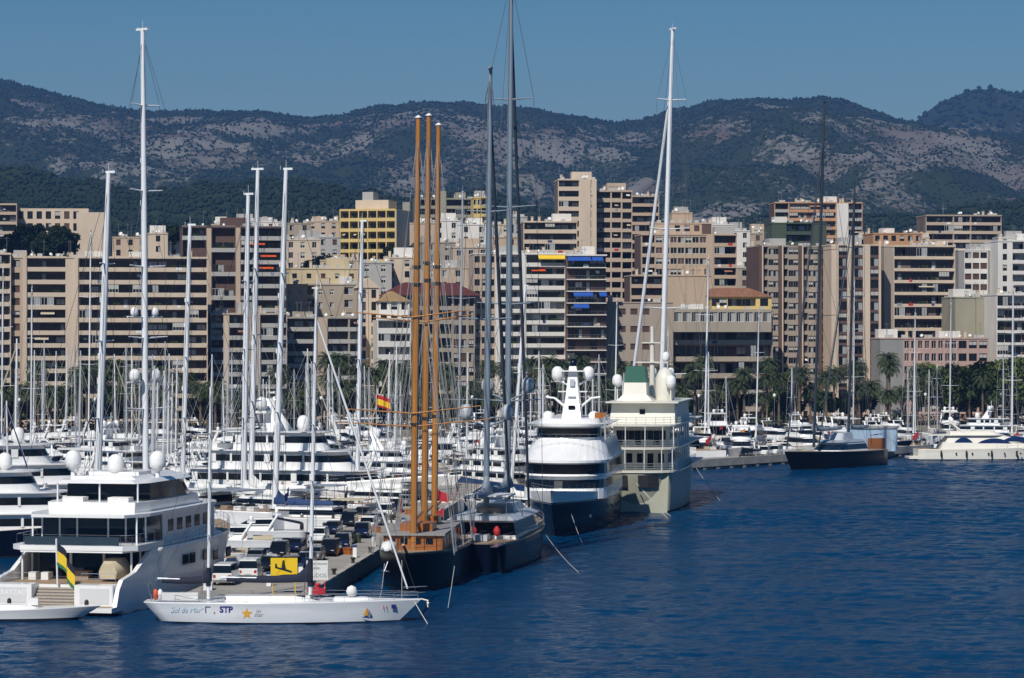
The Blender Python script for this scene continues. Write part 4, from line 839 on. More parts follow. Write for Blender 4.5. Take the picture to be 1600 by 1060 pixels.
for i in range(9):
    d0 = 262 + i*14; t = thing('mooring_bollard', 'black iron bollard on the kerb of the quay road', 'bollard', (xq(d0) - .28, d0, 1.72), group='iron quay bollards')
    MB().lathe((0, 0, 0), [(.25, 0), (.16, .08), (.16, .35), (.28, .45), (.24, .58), (.02, .6)], 10).build('body', RUBBER, t)
for i, (px, d) in enumerate(((540, 300), (552, 316), (420, 266), (470, 275), (610, 345))):
    t = thing('service_pedestal', 'white and blue service pedestal on the quay', 'pedestal', (X(px, d) if i not in (0, 1, 4) else xq(d) - 1.4, d, 1.5), group='quay service pedestals')
    MB().box(-.2, .2, -.2, .2, 0, 1.1).build('post', WHITE, t); MB().box(-.24, .24, -.24, .24, 1.1, 1.3).build('cap', BLUEP, t)
# ---------------------------------------------------------------- signs and bollards on the quay end
t = thing('airport_sign', 'yellow sign with a black descending aeroplane on two posts', 'sign', (X(441, 256), 258, 1.5))
SY = mat('sign_yellow', (.78, .52, .01), .5, var=.05); SK = mat('sign_black', (.01, .01, .01), .6); SW = mat('sign_white', (.72, .72, .70), .5, var=.05); SR = mat('sign_red', (.5, .02, .03), .5)
MB().box(-1.2, 1.2, 0, .05, 1.35, 3.2).build('sign_panel', SY, t)
for x in (-1.0, 1.0): MB().tube((x, .1, 0), (x, .1, 3.1), .05, n=6).build('post', SY, t)
pl = MB()
def plate(pts): pl.prism([(x, z) for x, z in pts], -.015, -.004)
plate([(-.78, 2.42), (-.82, 2.30), (.60, 1.88), (.72, 1.90), (.70, 2.02), (.2, 2.2)]); plate([(-.22, 2.22), (-.14, 2.98), (.02, 3.0), (.18, 2.2)]); plate([(-.80, 2.36), (-.80, 2.70), (-.66, 2.68), (-.58, 2.34)])
pl.build('aeroplane_symbol', SK, t)
pl = MB()
for i in range(9): plate([(-.85 + i*.16, 1.55), (-.72 + i*.16, 1.55), (-.70 + i*.16, 1.62), (-.83 + i*.16, 1.60)])
pl.build('small_lettering', SK, t)
t = thing('speed_sign', 'white speed limit sign on a red and white post', 'sign', (X(503, 256), 257.6, 1.5))
MB().box(-1.5, .42, 0, .04, 1.25, 3.0).build('sign_panel', SW, t)
for i in range(4): MB().tube((.15, .07, i*.5 - .4), (.15, .07, i*.5 + .1), .06, n=8).build('post', (SR, SW)[i % 2], t)
for tx, sz, zz, xx, mm in (('VELOCIDAD MAXIMA', .24, 2.62, .36, SK), ('SPEED', .24, 2.22, -.25, SK), ('3 NUDOS', .48, 1.5, .3, FRAMEG)):
    o = link('lettering', text_mesh(tx, sz, mm, 'RIGHT'), t, (xx, -.008, zz)); o.rotation_euler = (R(90), 0, 0)
t = thing('fire_hydrant', 'red hydrant post standing behind the white speed sign', 'hydrant', (X(506, 268), 268, 1.5))
MB().lathe((0, 0, 0), [(.16, 0), (.16, .1), (.1, .15), (.1, 1.2), (.17, 1.25), (.17, 1.45), (.08, 1.6), (.02, 1.62)], 10).build('body', SR, t); MB().tube((-.3, 0, 1.35), (.3, 0, 1.35), .07, n=8).build('outlet', SR, t)
t = thing('mooring_bollard', 'red painted mooring block at the quay edge', 'bollard', (X(496, 257), 257.4, 1.5))
MB().box(-.9, .7, -.3, .4, 0, .55).build('block', SR, t); MB().lathe((0, 0, .55), [(.2, 0), (.15, .15), (.28, .3), (.26, .42), (.02, .45)], 10).build('head', SR, t)
# ---------------------------------------------------------------- the large yachts
def place(t, x, y, hx, hy, z=0.0):
    t.location = (x, y, z); t.rotation_euler = (0, 0, math.atan2(hy, hx)); return t
def lean_local(dx, hx, hy):                    # a sideways lean seen in the world, in a boat's own axes
    a = -math.atan2(hy, hx); return (dx * math.cos(a), dx * math.sin(a))
def band(t, parent_name, glass, *a, **k):
    g0 = k.pop('g0', 0.3); g1 = k.pop('g1', 0.85)
    q = MB(); tier(q, *a, **k); o = q.build(parent_name, WHITE, t)
    q = MB(); tier(q, *a, g0=g0, g1=g1, grow=0.03, **k); q.build('glazing', glass, o); return o
def mullions(t, x, ys, z0, z1, m, r=0.06):
    for y in ys: MB().tube((x, y, z0), (x, y, z1), r, n=6).build('pillar', m, t)

# --- white motor yacht lying stern to the camera
t = thing('motor_yacht', 'large white motor yacht with stern stairs, three glazed decks and domes on its roof', 'yacht'); place(t, -40.2, 256, 0.21, 0.98)
L = 46.0; B = 12.4
me, sh = hull_mesh([WHITE, BOOT, TEAK], L - 9, B, 5.2, 5.5, transom=0.97, rake=0.09, p=2.5, flare=0.72, n=20, tw=0.3); link('hull', me, t, (9 + (L - 9)/2, 0, 0))
hb = B/2 * 0.97
lo = MB(); lo.loft([[(x, -hb*k, -0.5), (x, -hb*k, 2.5), (x, hb*k, 2.5), (x, hb*k, -0.5)] for x, k in ((0, .985), (9, 1.0))], smooth=False); lo.build('aft_hull', WHITE, t)
MB().box(0.3, 9, -hb + .4, hb - .4, 2.5, 2.53).build('aft_deck', TEAK, t)
for s in (-1, 1):
    MB().prism([(-1.9, .75), (9.05, .75), (9.05, 5.2), (7.6, 5.2), (3.2, 3.45), (-0.2, 3.0), (-1.2, 2.2)], s*hb - (.42 if s > 0 else 0), s*hb + (.42 if s < 0 else 0)).build('quarter_bulwark', WHITE, t)
    g = MB().box(-1.7, 0.0, min(s*2.0, s*(hb - .45)), max(s*2.0, s*(hb - .45)), .78, 2.62).build('transom_door', WHITE, t)
    MB().box(-1.73, -1.70, min(s*2.5, s*5.2), max(s*2.5, s*5.2), 1.0, 2.35).build('door_panel', mat('silver_white', (.62, .63, .64), .3), g)
    railing([(-0.2, s*2.1, 2.62), (-0.2, s*5.3, 2.62)], .9, t)
    MB().lathe((-2.9, s*3.6, .9), [(.02, -.6), (.2, -.45), (.2, .45), (.02, .6)], 8).build('fender', RUBBER, t)
MB().box(-3.2, 0.3, -hb, hb, .35, .76).build('swim_platform', WHITE, t)
MB().box(-3.0, -1.75, -hb + .3, hb - .3, .76, .775).build('platform_teak', TEAK, t)
for i in range(7): MB().box(-1.75 + i*.3, 0.3, -1.95, 1.95, .76 + i*.25, .76 + i*.25 + .245).build('step', mat('step_teak', (.42, .36, .29), .7, var=.15, scale=3), t); MB().box(-1.77 + i*.3, -1.755 + i*.3, -1.95, 1.95, .78 + i*.25, .88 + i*.25).build('riser', mat('riser_grey', (.16, .15, .15), .6), t)
o = link('lettering', text_mesh('RAYZAO', .62, mat('pale_letter', (.85, .85, .84), .3)), t, (-1.735, 4.9, 1.7)); o.rotation_euler = (R(90), 0, R(-90))
band(t, 'main_saloon', BGLASS, 7.2, 32, 4.7, 2.5, 5.2, nose=4, g0=.05, g1=.9)
q = MB(); tier(q, 2.8, 33, 5.9, 5.12, 5.34, nose=6, aft=.18); q.build('upper_deck_slab', WHITE, t)
q = MB(); tier(q, 2.75, 12, 5.95, 5.3, 5.75, nose=1, aft=.18); q.build('upper_deck_rim', WHITE, t)
railing([(9, -5.7, 5.75), (3.6, -5.5, 5.75), (2.95, -4.6, 5.75), (2.95, 4.6, 5.75), (3.6, 5.5, 5.75), (9, 5.7, 5.75)], .95, t, sp=1.8, mids=0)
q = MB(); q.box(2.9, 2.93, -4.5, 4.5, 5.8, 6.55); q.build('glass_balustrade', mat('balustrade_glass', (.03, .05, .07), .05), t)
for s in (-1, 1):
    MB().box(13.5, 29, s*4.86 - .1, s*4.86 + .12, 5.36, 8.1).build('side_panel', WHITE, t); MB().box(14, 28, s*4.62 - .1, s*4.62 + .1, 2.5, 5.1).build('side_panel', WHITE, t)
    for i in range(5): MB().box(15 + i*2.6, 16.5 + i*2.6, s*4.88 - .12, s*4.88 + .12, 6.3, 7.4).build('side_window', GLASS, t)
    for x in (4.2, 6.6): MB().tube((x, s*5.2, 2.5), (x, s*5.2, 5.15), .1, n=8).build('deck_pillar', MWHITE, t); MB().tube((x + 2, s*5.0, 5.34), (x + 2, s*5.0, 8.2), .09, n=8).build('deck_pillar', MWHITE, t)
    MB().box(6.9, 7.1, s*1.6 - .12, s*1.6 + .12, 2.55, 5.05).build('door_frame', WHITE, t); MB().box(8.28, 8.4, s*1.5 - .08, s*1.5 + .08, 5.5, 7.95).build('door_frame', SILVER, t); MB().box(8.28, 8.4, s*3.2 - .08, s*3.2 + .08, 5.5, 7.95).build('door_frame', SILVER, t)
    MB().box(4.6, 5.9, s*2.6 - .9, s*2.6 + .9, 5.34, 5.85).build('sofa', CANVW, t); MB().box(9.0, 10.4, s*2.2 - 1, s*2.2 + 1, 9.35, 9.75).build('sun_lounger', CANVW, t)
MB().box(5.0, 6.2, -.8, .8, 2.53, 3.3).build('table', TEAK, t)
band(t, 'upper_saloon', BGLASS, 8.4, 34, 4.9, 5.34, 8.15, nose=6, fr=2.5, tuck=.15, g0=.12, g1=.93)
q = MB(); tier(q, 4.4, 33, 5.7, 8.15, 8.42, nose=8, aft=.22); q.build('sun_deck_slab', WHITE, t)
q = MB(); tier(q, 8.0, 29, 4.7, 8.42, 9.35, nose=5, fr=1, tuck=-.1, aft=.12); q.build('sun_deck_bulwark', WHITE, t)
band(t, 'sky_lounge', BGLASS, 12.6, 27, 4.1, 9.3, 11.0, nose=4, fr=2, tuck=.1, g0=.04, g1=.96)
q = MB(); tier(q, 9.2, 27.5, 4.5, 11.0, 11.32, nose=6, aft=.15, tuck=.5); tier(q, 11, 25, 3.2, 11.32, 11.6, nose=3, tuck=.4); q.build('hard_top', WHITE, t)
mullions(t, 9.6, (-3.9, -.2, 3.9), 9.3, 11.05, MWHITE, .09)
for x, y, z, r in ((12, 3.3, 12.1, .76), (14, -.2, 11.6, .8), (16, -3.6, 11.9, .78)):
    MB().tube((x, y, 11.2), (x, y, z + .1), .22, n=8).build('dome_post', WHITE, t); radome(t, x, y, z, r)
MB().box(13.5, 17, -2.6, 2.6, 11.6, 11.9).build('antenna_base', WHITE, t)
for y in (1.9, 2.5, -2.2): MB().tube((13, y, 11.5), (12.6, y, 16.0), .035, n=4).build('whip_aerial', WHITE, t)
q = MB(); q.loft([[(x, y0*w - 3.4, 2.7 + z*h) for y0, z in ((-1, .5), (-.9, 0.05), (.9, .05), (1, .5), (.55, 1.05), (-.55, 1.05))] for x, w, h in ((3.0, .85, 1.4), (4.0, 1.15, 1.75), (6.2, 1.1, 1.7), (7.0, .4, 1.3))]); q.build('covered_tender', CANVT, t)
MB().tube((-0.3, .1, 2.4), (-0.6, .1, 6.6), .09, n=8).build('flag_staff', MWHITE, t)
flag(t, (-.55, .1, 6.4), 1.5, 2.0, [CANVN, YELL, GREENC], ang=R(-80), droop=1.6, bands=[0, 0, 1, 1, 1, 2])
for x, zz in ((16, 3.6), (18, 3.6), (22, 3.6), (25, 3.4), (29, 3.4)):
    MB().box(x, x + 1.3, -B/2 - .04, -B/2 + .1, zz - .5, zz + .45).build('hull_window', GLASS, t)
railing(deckline(sh, 0.1, 0.985, 8, -1, dz=0.0), .9, t).location = (9 + (L - 9)/2, 0, 0)
for y in (3.0, 4.2): MB().box(4.0, 5.2, y - .35, y + .35, 2.53, 3.2).build('deck_chair', CANVW, t)

# --- white racing ketch lying broadside across the quay end
t = thing('sailing_yacht', 'long white racing ketch with navy sail covers and sponsor lettering on its hull', 'sailboat'); place(t, X(441, 247), 248.5, 1, -0.012)
L = 23.9; me, sh = hull_mesh([mat('shaded_white', (.66, .68, .70), .35, var=.12, scale=.35, stretch=(.4, 1, 2)), BOOT, WHITE], L, 5.6, 1.75, 1.95, transom=.45, rake=.085, p=1.75, flare=.86, n=22, draft=.8, wlh=.1, stern_rake=.07, tw=.45); link('hull', me, t)  # bluish-grey shading is mixed into this hull white
q = MB(); tier(q, -5, 3.2, 1.2, 1.8, 2.2, fr=1, nose=2, tuck=.2); q.build('coachroof', WHITE, t)
q = MB(); tier(q, 4.4, 8.2, .8, 1.85, 2.1, fr=1, nose=1.5, tuck=.2); q.build('forehatch', WHITE, t)
for i in range(3): MB().box(1.2 + i*1.1, 1.9 + i*1.1, -.9, -.3, 2.2, 2.28).build('hatch', GLASS, t)
at = rig_mast(t, 2.3, 1.9, 28.7, .17, MWHITE, lean=(.55, 0), hb=2.4, spreads=(.2, .38, .56, .76), sw=.055, fore=(11.6, 0, 2), aft=(-11.6, 0, 1.9), wr=.018)
at2 = rig_mast(t, -6.5, 1.9, 20.2, .15, MWHITE, lean=(.2, 0), hb=2.2, spreads=(.3, .55, .78), sw=.06, aft=(-11.8, 0, 1.9), wr=.018, gear=False)
furled(t, (10.7, 0, 2.8), at(.905), .085, mat('stay_sail_white', (.74, .75, .76), .6))
boom(t, 2.2, 3.6, 7.6, MWHITE, CANVN, hgt=.62, r=.14, climb=1.5, wd=.34); boom(t, -6.6, 3.5, 4.3, MWHITE, CANVN, hgt=.55, r=.12, climb=1.3, wd=.3)
MB().tube((2.3, 0, 3.0), (2.32, 0, 5.4), .25, .21, 10).build('mast_boot', CANVN, t); MB().tube((-6.5, 0, 3.0), (-6.48, 0, 4.6), .22, .19, 10).build('mast_boot', CANVN, t)
railing(deckline(sh, .03, .985, 11, -1, dz=0), .62, t, sp=2.0, r=.018); railing(deckline(sh, .03, .985, 11, 1), .62, t, sp=2.0, r=.018)
q = MB(); q.path([(10.3, -.6, 2.9), (12.4, 0, 3.0), (10.3, .6, 2.9)], .03); q.path([(10.3, -.6, 2.4), (12.2, 0, 2.5), (10.3, .6, 2.4)], .03); q.build('pulpit', STEEL, t)
an = MB(); an.tube((11.9, 0, 1.9), (12.5, 0, 1.75), .07, n=6); an.tube((12.5, .25, 1.3), (12.5, -.25, 1.6), .07, n=6); an.tube((12.4, 0, 1.75), (12.45, 0, 1.2), .06, n=6); an.build('anchor', CREAM, t)
MB().lathe((5.9, -.4, 2.1), [(.1, 0), (.38, .15), (.48, .5), (.36, .85), (.05, 1.0)], 12).build('fender_ball', CANVW, t)
MB().box(-10.3, -7.2, -1.75, -1.7, 1.95, 2.6).build('spray_cloth', CANVW, t)
for x in (-10.9, -10.5): MB().lathe((x, -1.2, 1.9), [(.05, 0), (.2, .1), (.2, .8), (.05, .95)], 8).build('life_buoy_canister', ORANGE if x < -10.7 else WHITE, t)
for x, zz in ((-5.6, 2.6), (-5.2, 2.6)): MB().lathe((x, -1.3, 2.2), [(.25, 0), (.3, .05), (.3, .12), (.2, .15)], 10).build('winch', STEEL, t)
q = MB(); q.path([(-11.2, 1.2, 1.9), (-11.6, 1.2, 3.2), (-11.6, -1.2, 3.2), (-11.2, -1.2, 1.9)], .035); q.build('pushpit', STEEL, t)
LB = mat('letter_blue', (.015, .02, .16), .5); LG = mat('letter_grey', (.2, .2, .2), .5); LP = mat('letter_pale_blue', (.42, .54, .66), .5); LO = mat('star_orange', (.65, .33, .03), .5)
def hull_y(x, z):
    f = (x / L + .5); _, hbm, zz = sh(min(max(f, 0), 1)); hw = hbm * (1 - .14 * (.15 + f ** 2.5)); k = z / zz
    return -((hw + (hw*.55 + hbm*.45 - hw) * k / .55) if k < .55 else (hw*.55 + hbm*.45) + (hbm*.985 - hw*.55 - hbm*.45) * (k - .55) / .38)
def hull_text(tx, size, m, x, z, shear=0.0, nm='lettering', bold=0.0):
    me = text_mesh(tx, size, m, 'LEFT', shear, 0.0, bold)
    for v in me.vertices: X_, Y_ = v.co.x, v.co.y; v.co = (x + X_, hull_y(x + X_, z + Y_) - .012, z + Y_)
    return link(nm, me, t)
def hull_poly(pts, m, nm):
    q = MB(); q.add([(x, hull_y(x, z) - .012, z) for x, z in pts], [tuple(range(len(pts)))]); return q.build(nm, m, t)
hull_text('STP', .72, LB, -5.25, .98, bold=.03); hull_text('Sol de Mar', .62, LP, -9.6, .95, .35)
hull_text('jet', .42, LG, -2.1, .98); hull_text('star', .5, LG, -2.25, .62); hull_text('11', .52, SR, 8.55, 1.1)
st = [(-2.9 + (.52 if k % 2 == 0 else .22)*math.sin(math.pi*k/5), .88 + (.52 if k % 2 == 0 else .22)*math.cos(math.pi*k/5)) for k in range(10)]
hull_poly(st, LO, 'star_emblem')
hull_poly([(-6.5, .92), (-6.42, .92), (-6.42, 1.38), (-6.05, 1.38), (-6.05, 1.46), (-6.5, 1.46)], LB, 'square_emblem'); hull_poly([(-5.75, .85), (-5.65, .85), (-5.65, 1.0), (-5.75, 1.0)], SR, 'square_emblem')
hull_poly([(9.35, 1.15), (9.75, 1.15), (9.75, 1.5), (9.35, 1.5)], LB, 'badge'); hull_poly([(6.75, .52), (7.05, .4), (7.5, .36), (7.9, .3), (7.5, .45)], LB, 'boat_emblem'); hull_poly([(6.95, .65), (7.3, 1.35), (7.35, .6)], LO, 'boat_emblem'); hull_poly([(7.4, .62), (7.42, 1.2), (7.7, .7)], LG, 'boat_emblem')
hull_poly([(-6.85, 1.3), (-6.75, 1.38), (-6.65, 1.3), (-6.75, 1.2)], LP, 'dot_emblem')

# --- black hulled three masted schooner, bow to the camera
t = thing('schooner', 'black hulled wooden schooner with three varnished masts and a brown deckhouse', 'ship'); u = (-.07, -1.0); place(t, -8.9, 291, *u)
L = 35.0; me, sh = hull_mesh([BLACKP, BOOT, TEAK], L, 8.6, 3.3, 3.9, transom=.8, rake=.05, p=2.9, flare=.8, n=20, tw=.4, draft=1); link('hull', me, t)
for s in (-1, 1):
    q = MB(); pts = deckline(sh, .02, .99, 14, s, .06); q.path(pts, .09, 5); q.build('cap_rail', mat('rail_paint', (.09, .08, .07), .4), t)
dh = MB().box(-9, 10.5, -2.9, 2.9, 3.4, 5.15).build('deckhouse', VARN, t); MB().box(-9.3, 10.8, -3.15, 3.15, 5.15, 5.35).build('deckhouse_roof', mat('canvas_deck_grey', (.26, .25, .24), .8, var=.15), t)
for y in (-2.1, -.9, .4, 1.6): MB().box(10.49, 10.54, y - .35, y + .35, 4.3, 4.85).build('deckhouse_window', GLASS, t)
for y in (-2.8, -1.5, -.2, 1.1, 2.3): MB().box(10.5, 10.57, y - .04, y + .04, 3.45, 5.1).build('panel_post', mat('dark_varnish', (.10, .035, .012), .35), t)
for x in (-7, -4, -1, 2, 5, 8): MB().box(x, x + 1.2, 2.89, 2.95, 4.2, 4.8).build('deckhouse_window', GLASS, t); MB().box(x, x + 1.2, -2.95, -2.89, 4.2, 4.8).build('deckhouse_window', GLASS, t)
MB().box(3, 7.5, -1.6, 1.6, 5.35, 6.1).build('skylight', VARN, t); MB().box(-6, -3, -1.2, 1.2, 5.35, 6.2).build('companionway', VARN, t)
for i, (x, zt) in enumerate(((10.4, 45.8), (0, 46.8), (-10.4, 46.6))):
    ln = lean_local(.5, *u); at = rig_mast(t, x, 3.2, zt, .33, MASTW, lean=ln, hb=4.0, spreads=(), sw=.05, wr=.025, gear=False, wire=WIREL, fore=(x + 8.5, 0, 4.2), y=.45 * (1 - i) * 0)
    for f, wd in ((.34, 7.4), (.74, 6.0) if i == 0 else (.36, 5.8), ):
        pass
    for f in (.30, .62, .66): MB().tube(at(f) - Vector((0, 0, .14)), at(f) + Vector((0, 0, .14)), .42, n=12).build('mast_band', mat('iron_band', (.03, .025, .02), .5), t)
    cp = MB().lathe(at(1), [(.3, 0), (.36, .1), (.2, .2), (.05, .3)], 10).build('mast_truck', WHITE, t)
    q = MB()
    for s in (-1, 1):
        for k in range(4): q.tube(at(.62 + .1*(k % 2)) + Vector((0, s*.2, 0)), Vector((x - 1.8 + k*1.1, s*4.1, 3.5)), .03, n=3)
        q.tube(at(.97), at(.66) + Vector((0, s*1.4, 0)), .025, n=3); q.tube(at(.66) + Vector((0, s*1.4, 0)), Vector((x - 2, s*4.1, 3.5)), .025, n=3)
    q.build('shrouds', WIREL, t)
    MB().tube((x - .5, 0, 6.6), (x - 8.6, 0, 6.9), .17, .14, 8).build('boom', MASTW, t)
for f, half, dz, x in ((.325, 6.6, 0, 10.4), (.295, 7.6, 0, 10.2), (.545, 5.6, 0, 10.4), (.535, 5.0, 0, 0.2)):
    zz = 3.2 + 42.6 * f; q = MB()
    for s in (-1, 1): q.tube((x + .4, 0, zz), (x + .4 - s * .4, s*half, zz + .45 + (.3 if s > 0 else 0)), .085, .05, 6)
    q.build('yard', MASTW, t)
MB().tube((15.5, 0, 3.6), (19.5, 0, 4.9), .2, .12, 8).build('bowsprit', MASTW, t)
railing(deckline(sh, .05, .97, 12, 1), 1.0, t, sp=2.0, r=.02); railing(deckline(sh, .05, .97, 12, -1), 1.0, t, sp=2.0, r=.02)
q = MB(); q.loft([[(x, -2.2 + y*w, 3.9 + z*w) for y, z in ((-1, 0), (1, 0), (.7, .75), (0, 1), (-.7, .75))] for x, w in ((11, .4), (12, .9), (13.6, .7), (14.2, .2))]); q.build('canvas_bundle', CANVW, t)
an = MB(); an.tube((14.6, -2.0, 2.9), (14.9, -2.3, 2.0), .1, n=6); an.tube((14.4, -2.6, 2.0), (15.2, -1.8, 2.0), .09, n=6); an.build('anchor', STEEL, t)
flag(t, (-16.9, -.5, 8.2), 1.6, 1.0, [RED], ang=R(100), droop=.45); MB().tube((-17, -.5, 3.3), (-17, -.5, 8.4), .07, n=6).build('flag_staff', MASTW, t)

# --- dark blue two masted sailing yacht with a silver deckhouse
t = thing('sailing_yacht', 'dark blue sailing yacht with silver deckhouse and two tall grey masts', 'sailboat'); u = (.16, 1.0); place(t, -1.0, 320, *u)
L = 41.0; me, sh = hull_mesh([NAVY, BOOT, TEAK], L, 9.0, 2.9, 3.7, transom=.72, rake=.07, p=2.0, flare=.82, n=20); link('hull', me, t)
for s in (-1, 1): MB().path(deckline(sh, 0, .99, 14, s, .05), .07, 5).build('toe_rail', TEAK, t)
band(t, 'deckhouse', GLASS, -13, 8, 3.5, 2.9, 5.0, fr=3, nose=5, tuck=.25, g0=.22, g1=.86)
q = MB(); tier(q, -14.5, 6.5, 3.75, 5.0, 5.45, fr=2.5, nose=5, tuck=.7); q.build('deckhouse_roof', SILVER, t)
q = MB(); tier(q, -6, 4, 2.2, 5.45, 6.3, fr=2, nose=2, tuck=.3); q.build('pilot_house', SILVER, t); q = MB(); tier(q, -11, -5.2, 2.4, 7.3, 7.45, nose=1); q.build('bimini', CANVW, t)
for x in (-10.6, -5.8):
    for s in (-1, 1): MB().tube((x, s*2.1, 5.4), (x, s*2.1, 7.35), .05, n=5).build('bimini_post', STEEL, t)
MB().lathe((-8, 0, 5.45), [(1.5, 0), (1.6, .5), (1.5, .6), (.1, .6)], 16).build('sunken_cockpit', TEAK, t)
for x, zt, k in ((-8.0, 53.6, 0), (6.4, 66.0, 1)):
    ln = lean_local(.45, *u); at = rig_mast(t, x, 5.0, zt, .34, MGREY, lean=ln, y=.55, hb=4.1, spreads=(.2, .38, .56, .76) if k else (.22, .44, .68), sw=.062, wr=.035, fore=(19.6 if k else 4.5, 0, 4.0), aft=(-19.5, 0, 3.2))
    boom(t, x - .3, 7.6, 10.5 if k else 8, MGREY, CANVG, hgt=.9, r=.25, climb=1.4, wd=.75, y=.5); furled(t, (19 if k else 5, 0, 4.3), at(.93), .16, MDARK)
    for s in (-1, 1): radome(t, x + at(.235).x*0, s*2.3 + .5, 5 + (zt - 5)*.215, .72, mat('dome_grey', (.45, .48, .5), .4)); MB().tube((x, .5, 5 + (zt - 5)*.2), (x, s*2.3 + .5, 5 + (zt - 5)*.217), .12, n=6).build('dome_arm', MGREY, t)
MB().box(-16.5, -14.6, -1.0, 1.0, 2.95, 3.6).build('aft_locker', SILVER, t)
for x, y in ((-13.8, -1.6), (-13.9, .9), (-16.5, 2.4)): MB().lathe((x, y, 3.3), [(.1, 0), (.35, .2), (.38, .7), (.1, 1.1)], 8).build('red_bag', RED, t)
q = MB(); q.box(-24.5, -20.2, -3.4, -2.7, 2.9, 3.0); q.build('passerelle', STEEL, t)
railing(deckline(sh, .02, .98, 14, 1), .95, t, sp=2.0); railing(deckline(sh, .02, .98, 14, -1), .95, t, sp=2.0)
flag(t, (-19.8, 3.0, 6.6), 1.3, .9, [RED], ang=R(70), droop=.5); MB().tube((-20, 3.0, 2.9), (-20, 3, 6.8), .05, n=5).build('flag_staff', STEEL, t)

# --- navy hulled motor yacht, bow on
t = thing('motor_yacht', 'tall motor yacht with navy hull, white superstructure and twin domes, bow on', 'yacht'); u = (-.105, -1.0); place(t, 7.5, 374, *u)
L = 52.0; me, sh = hull_mesh([NAVY, BOOT, WHITE], L, 11.2, 3.6, 4.4, transom=.92, rake=.09, p=2.1, flare=.66, n=22, tw=.35, draft=1); link('hull', me, t)
q = MB()
rg = []
for i in range(21):
    f = .25 + .745 * i / 20; x, hbm, z = sh(f); rg.append((x, max(hbm, .05), z, f))
for s in (-1, 1):
    a = [(x, s*h, z) for x, h, z, f in rg]; c = [(x + (.5*f**4), s*(h*1.0 + .02), z + .5 + 1.0*f**2) for x, h, z, f in rg]
    ai = [(x, s*max(h - .25, 0), z) for x, h, z, f in rg]; ci = [(x + (.3*f**4), s*max(h - .25, 0), z + .5 + 1.0*f**2) for x, h, z, f in rg]
    for k in range(20): q.add([a[k], a[k+1], c[k+1], c[k]], [(0,1,2,3)], 0, True); q.add([ai[k], ai[k+1], ci[k+1], ci[k]], [(0,1,2,3)], 0, True); q.add([c[k], c[k+1], ci[k+1], ci[k]], [(0,1,2,3)], 0)
q.build('bow_bulwark', WHITE, t)
band(t, 'main_deckhouse', GLASS, -22, 12, 5.4, 4.0, 7.0, nose=7, fr=1.5, tuck=.1, g0=.45, g1=.8)
band(t, 'owner_deck', GLASS, -21, 11.5, 5.45, 6.9, 8.6, nose=7, fr=1.2, tuck=.15, g0=.15, g1=.85)
q = MB(); tier(q, -21, 12.5, 5.7, 8.6, 8.9, nose=8); tier(q, -20, 11.8, 5.5, 8.9, 11.2, nose=7, fr=5.0, tuck=.9); q.build('bridge_front', WHITE, t)
band(t, 'bridge_deck', GLASS, -16, 4.6, 4.2, 11.2, 13.0, nose=3.5, fr=.8, tuck=.1, g0=.2, g1=.85)
q = MB(); tier(q, -17, 6, 4.9, 13.0, 13.3, nose=4, tuck=-.5); tier(q, -15, 3, 4.0, 13.3, 13.9, nose=3, fr=1, tuck=.2); q.build('hard_top', WHITE, t)
railing([(8.2, y, 11.2) for y in (-4.3, -2, 0, 2, 4.3)], .9, t, sp=1.0)
q = MB(); q.loft([[(x0, -w, z), (x1, -w, z), (x1, w, z), (x0, w, z)] for x0, x1, w, z in ((-6.5, -2.5, 1.25, 13.9), (-6.6, -3.4, .95, 15.8), (-6.4, -4.0, .75, 17.8), (-6.2, -4.4, .55, 19.9), (-6.2, -4.6, .45, 20.6))], smooth=False)
for s in (-1, 1):
    q.tube((-5.2, s*.8, 18.2), (-5.2, s*2.0, 18.9), .16, n=6); q.tube((-5, s*1.1, 15.3), (-5, s*2.4, 16.4), .18, n=6); q.tube((-5, s*2.4, 16.4), (-5, s*3.6, 16.55), .14, n=6)
    q.box(-5.4, -4.2, s*1.4 - .5, s*1.4 + .5, 17.2, 17.35)
q.box(-5.4, -3.6, -1.5, 1.5, 19.9, 20.05); q.build('radar_mast', WHITE, t)
[MB().box(x0, x0 + .2, -w, w, z, z + h).build('mast_panel', m_, t) for x0, w, z, h, m_ in ((-3.0, .45, 15.0, .5, GLASS), (-3.95, .3, 18.0, .9, SILVER), (-3.6, .5, 16.5, .16, GREYP))]
MB().lathe((-5.4, 0, 20.6), [(.45, 0), (.4, .9), (.1, 1.0)], 8).build('mast_light', NAVY, t)
for s in (-1, 1):
    radome(t, -5.2, s*2.05, 18.7, .78); MB().lathe((-2, s*3.0, 13.9), [(.7, 0), (.75, .4), (.5, .75), (.05, .9)], 12).build('dome_cover', WHITE, t)
    MB().prism([(4.0, 11.3), (5.0, 11.3), (7.0, 14.3), (6.6, 14.3)], s*5.0 - .1, s*5.0 + .1).build('wing_fin', WHITE, t)
MB().box(-2, -.6, 3.2, 4.6, 13.9, 14.6).build('deck_box', VARN, t)
w = MB(); w.box(19.6, 20.8, -.9, .9, 4.3, 4.7); w.lathe((20, -.5, 4.7), [(.3, 0), (.18, .2), (.3, .5), (.05, .55)], 8); w.lathe((20, .5, 4.7), [(.3, 0), (.18, .2), (.3, .5), (.05, .55)], 8); w.tube((18.6, 1.0, 4.4), (18.4, 2.4, 5.4), .12, n=5); w.build('windlass', STEEL, t)
railing(deckline(sh, .6, .985, 8, 1, .15, 1.3) + deckline(sh, .985, .6, 8, -1, .15, 1.3), .7, t, sp=1.4)
for s in (-1, 1):
    MB().box(17.5, 18.4, s*4.1 - .1, s*4.1 + .1, 2.2, 2.5).build('anchor_pocket', STEEL, t)
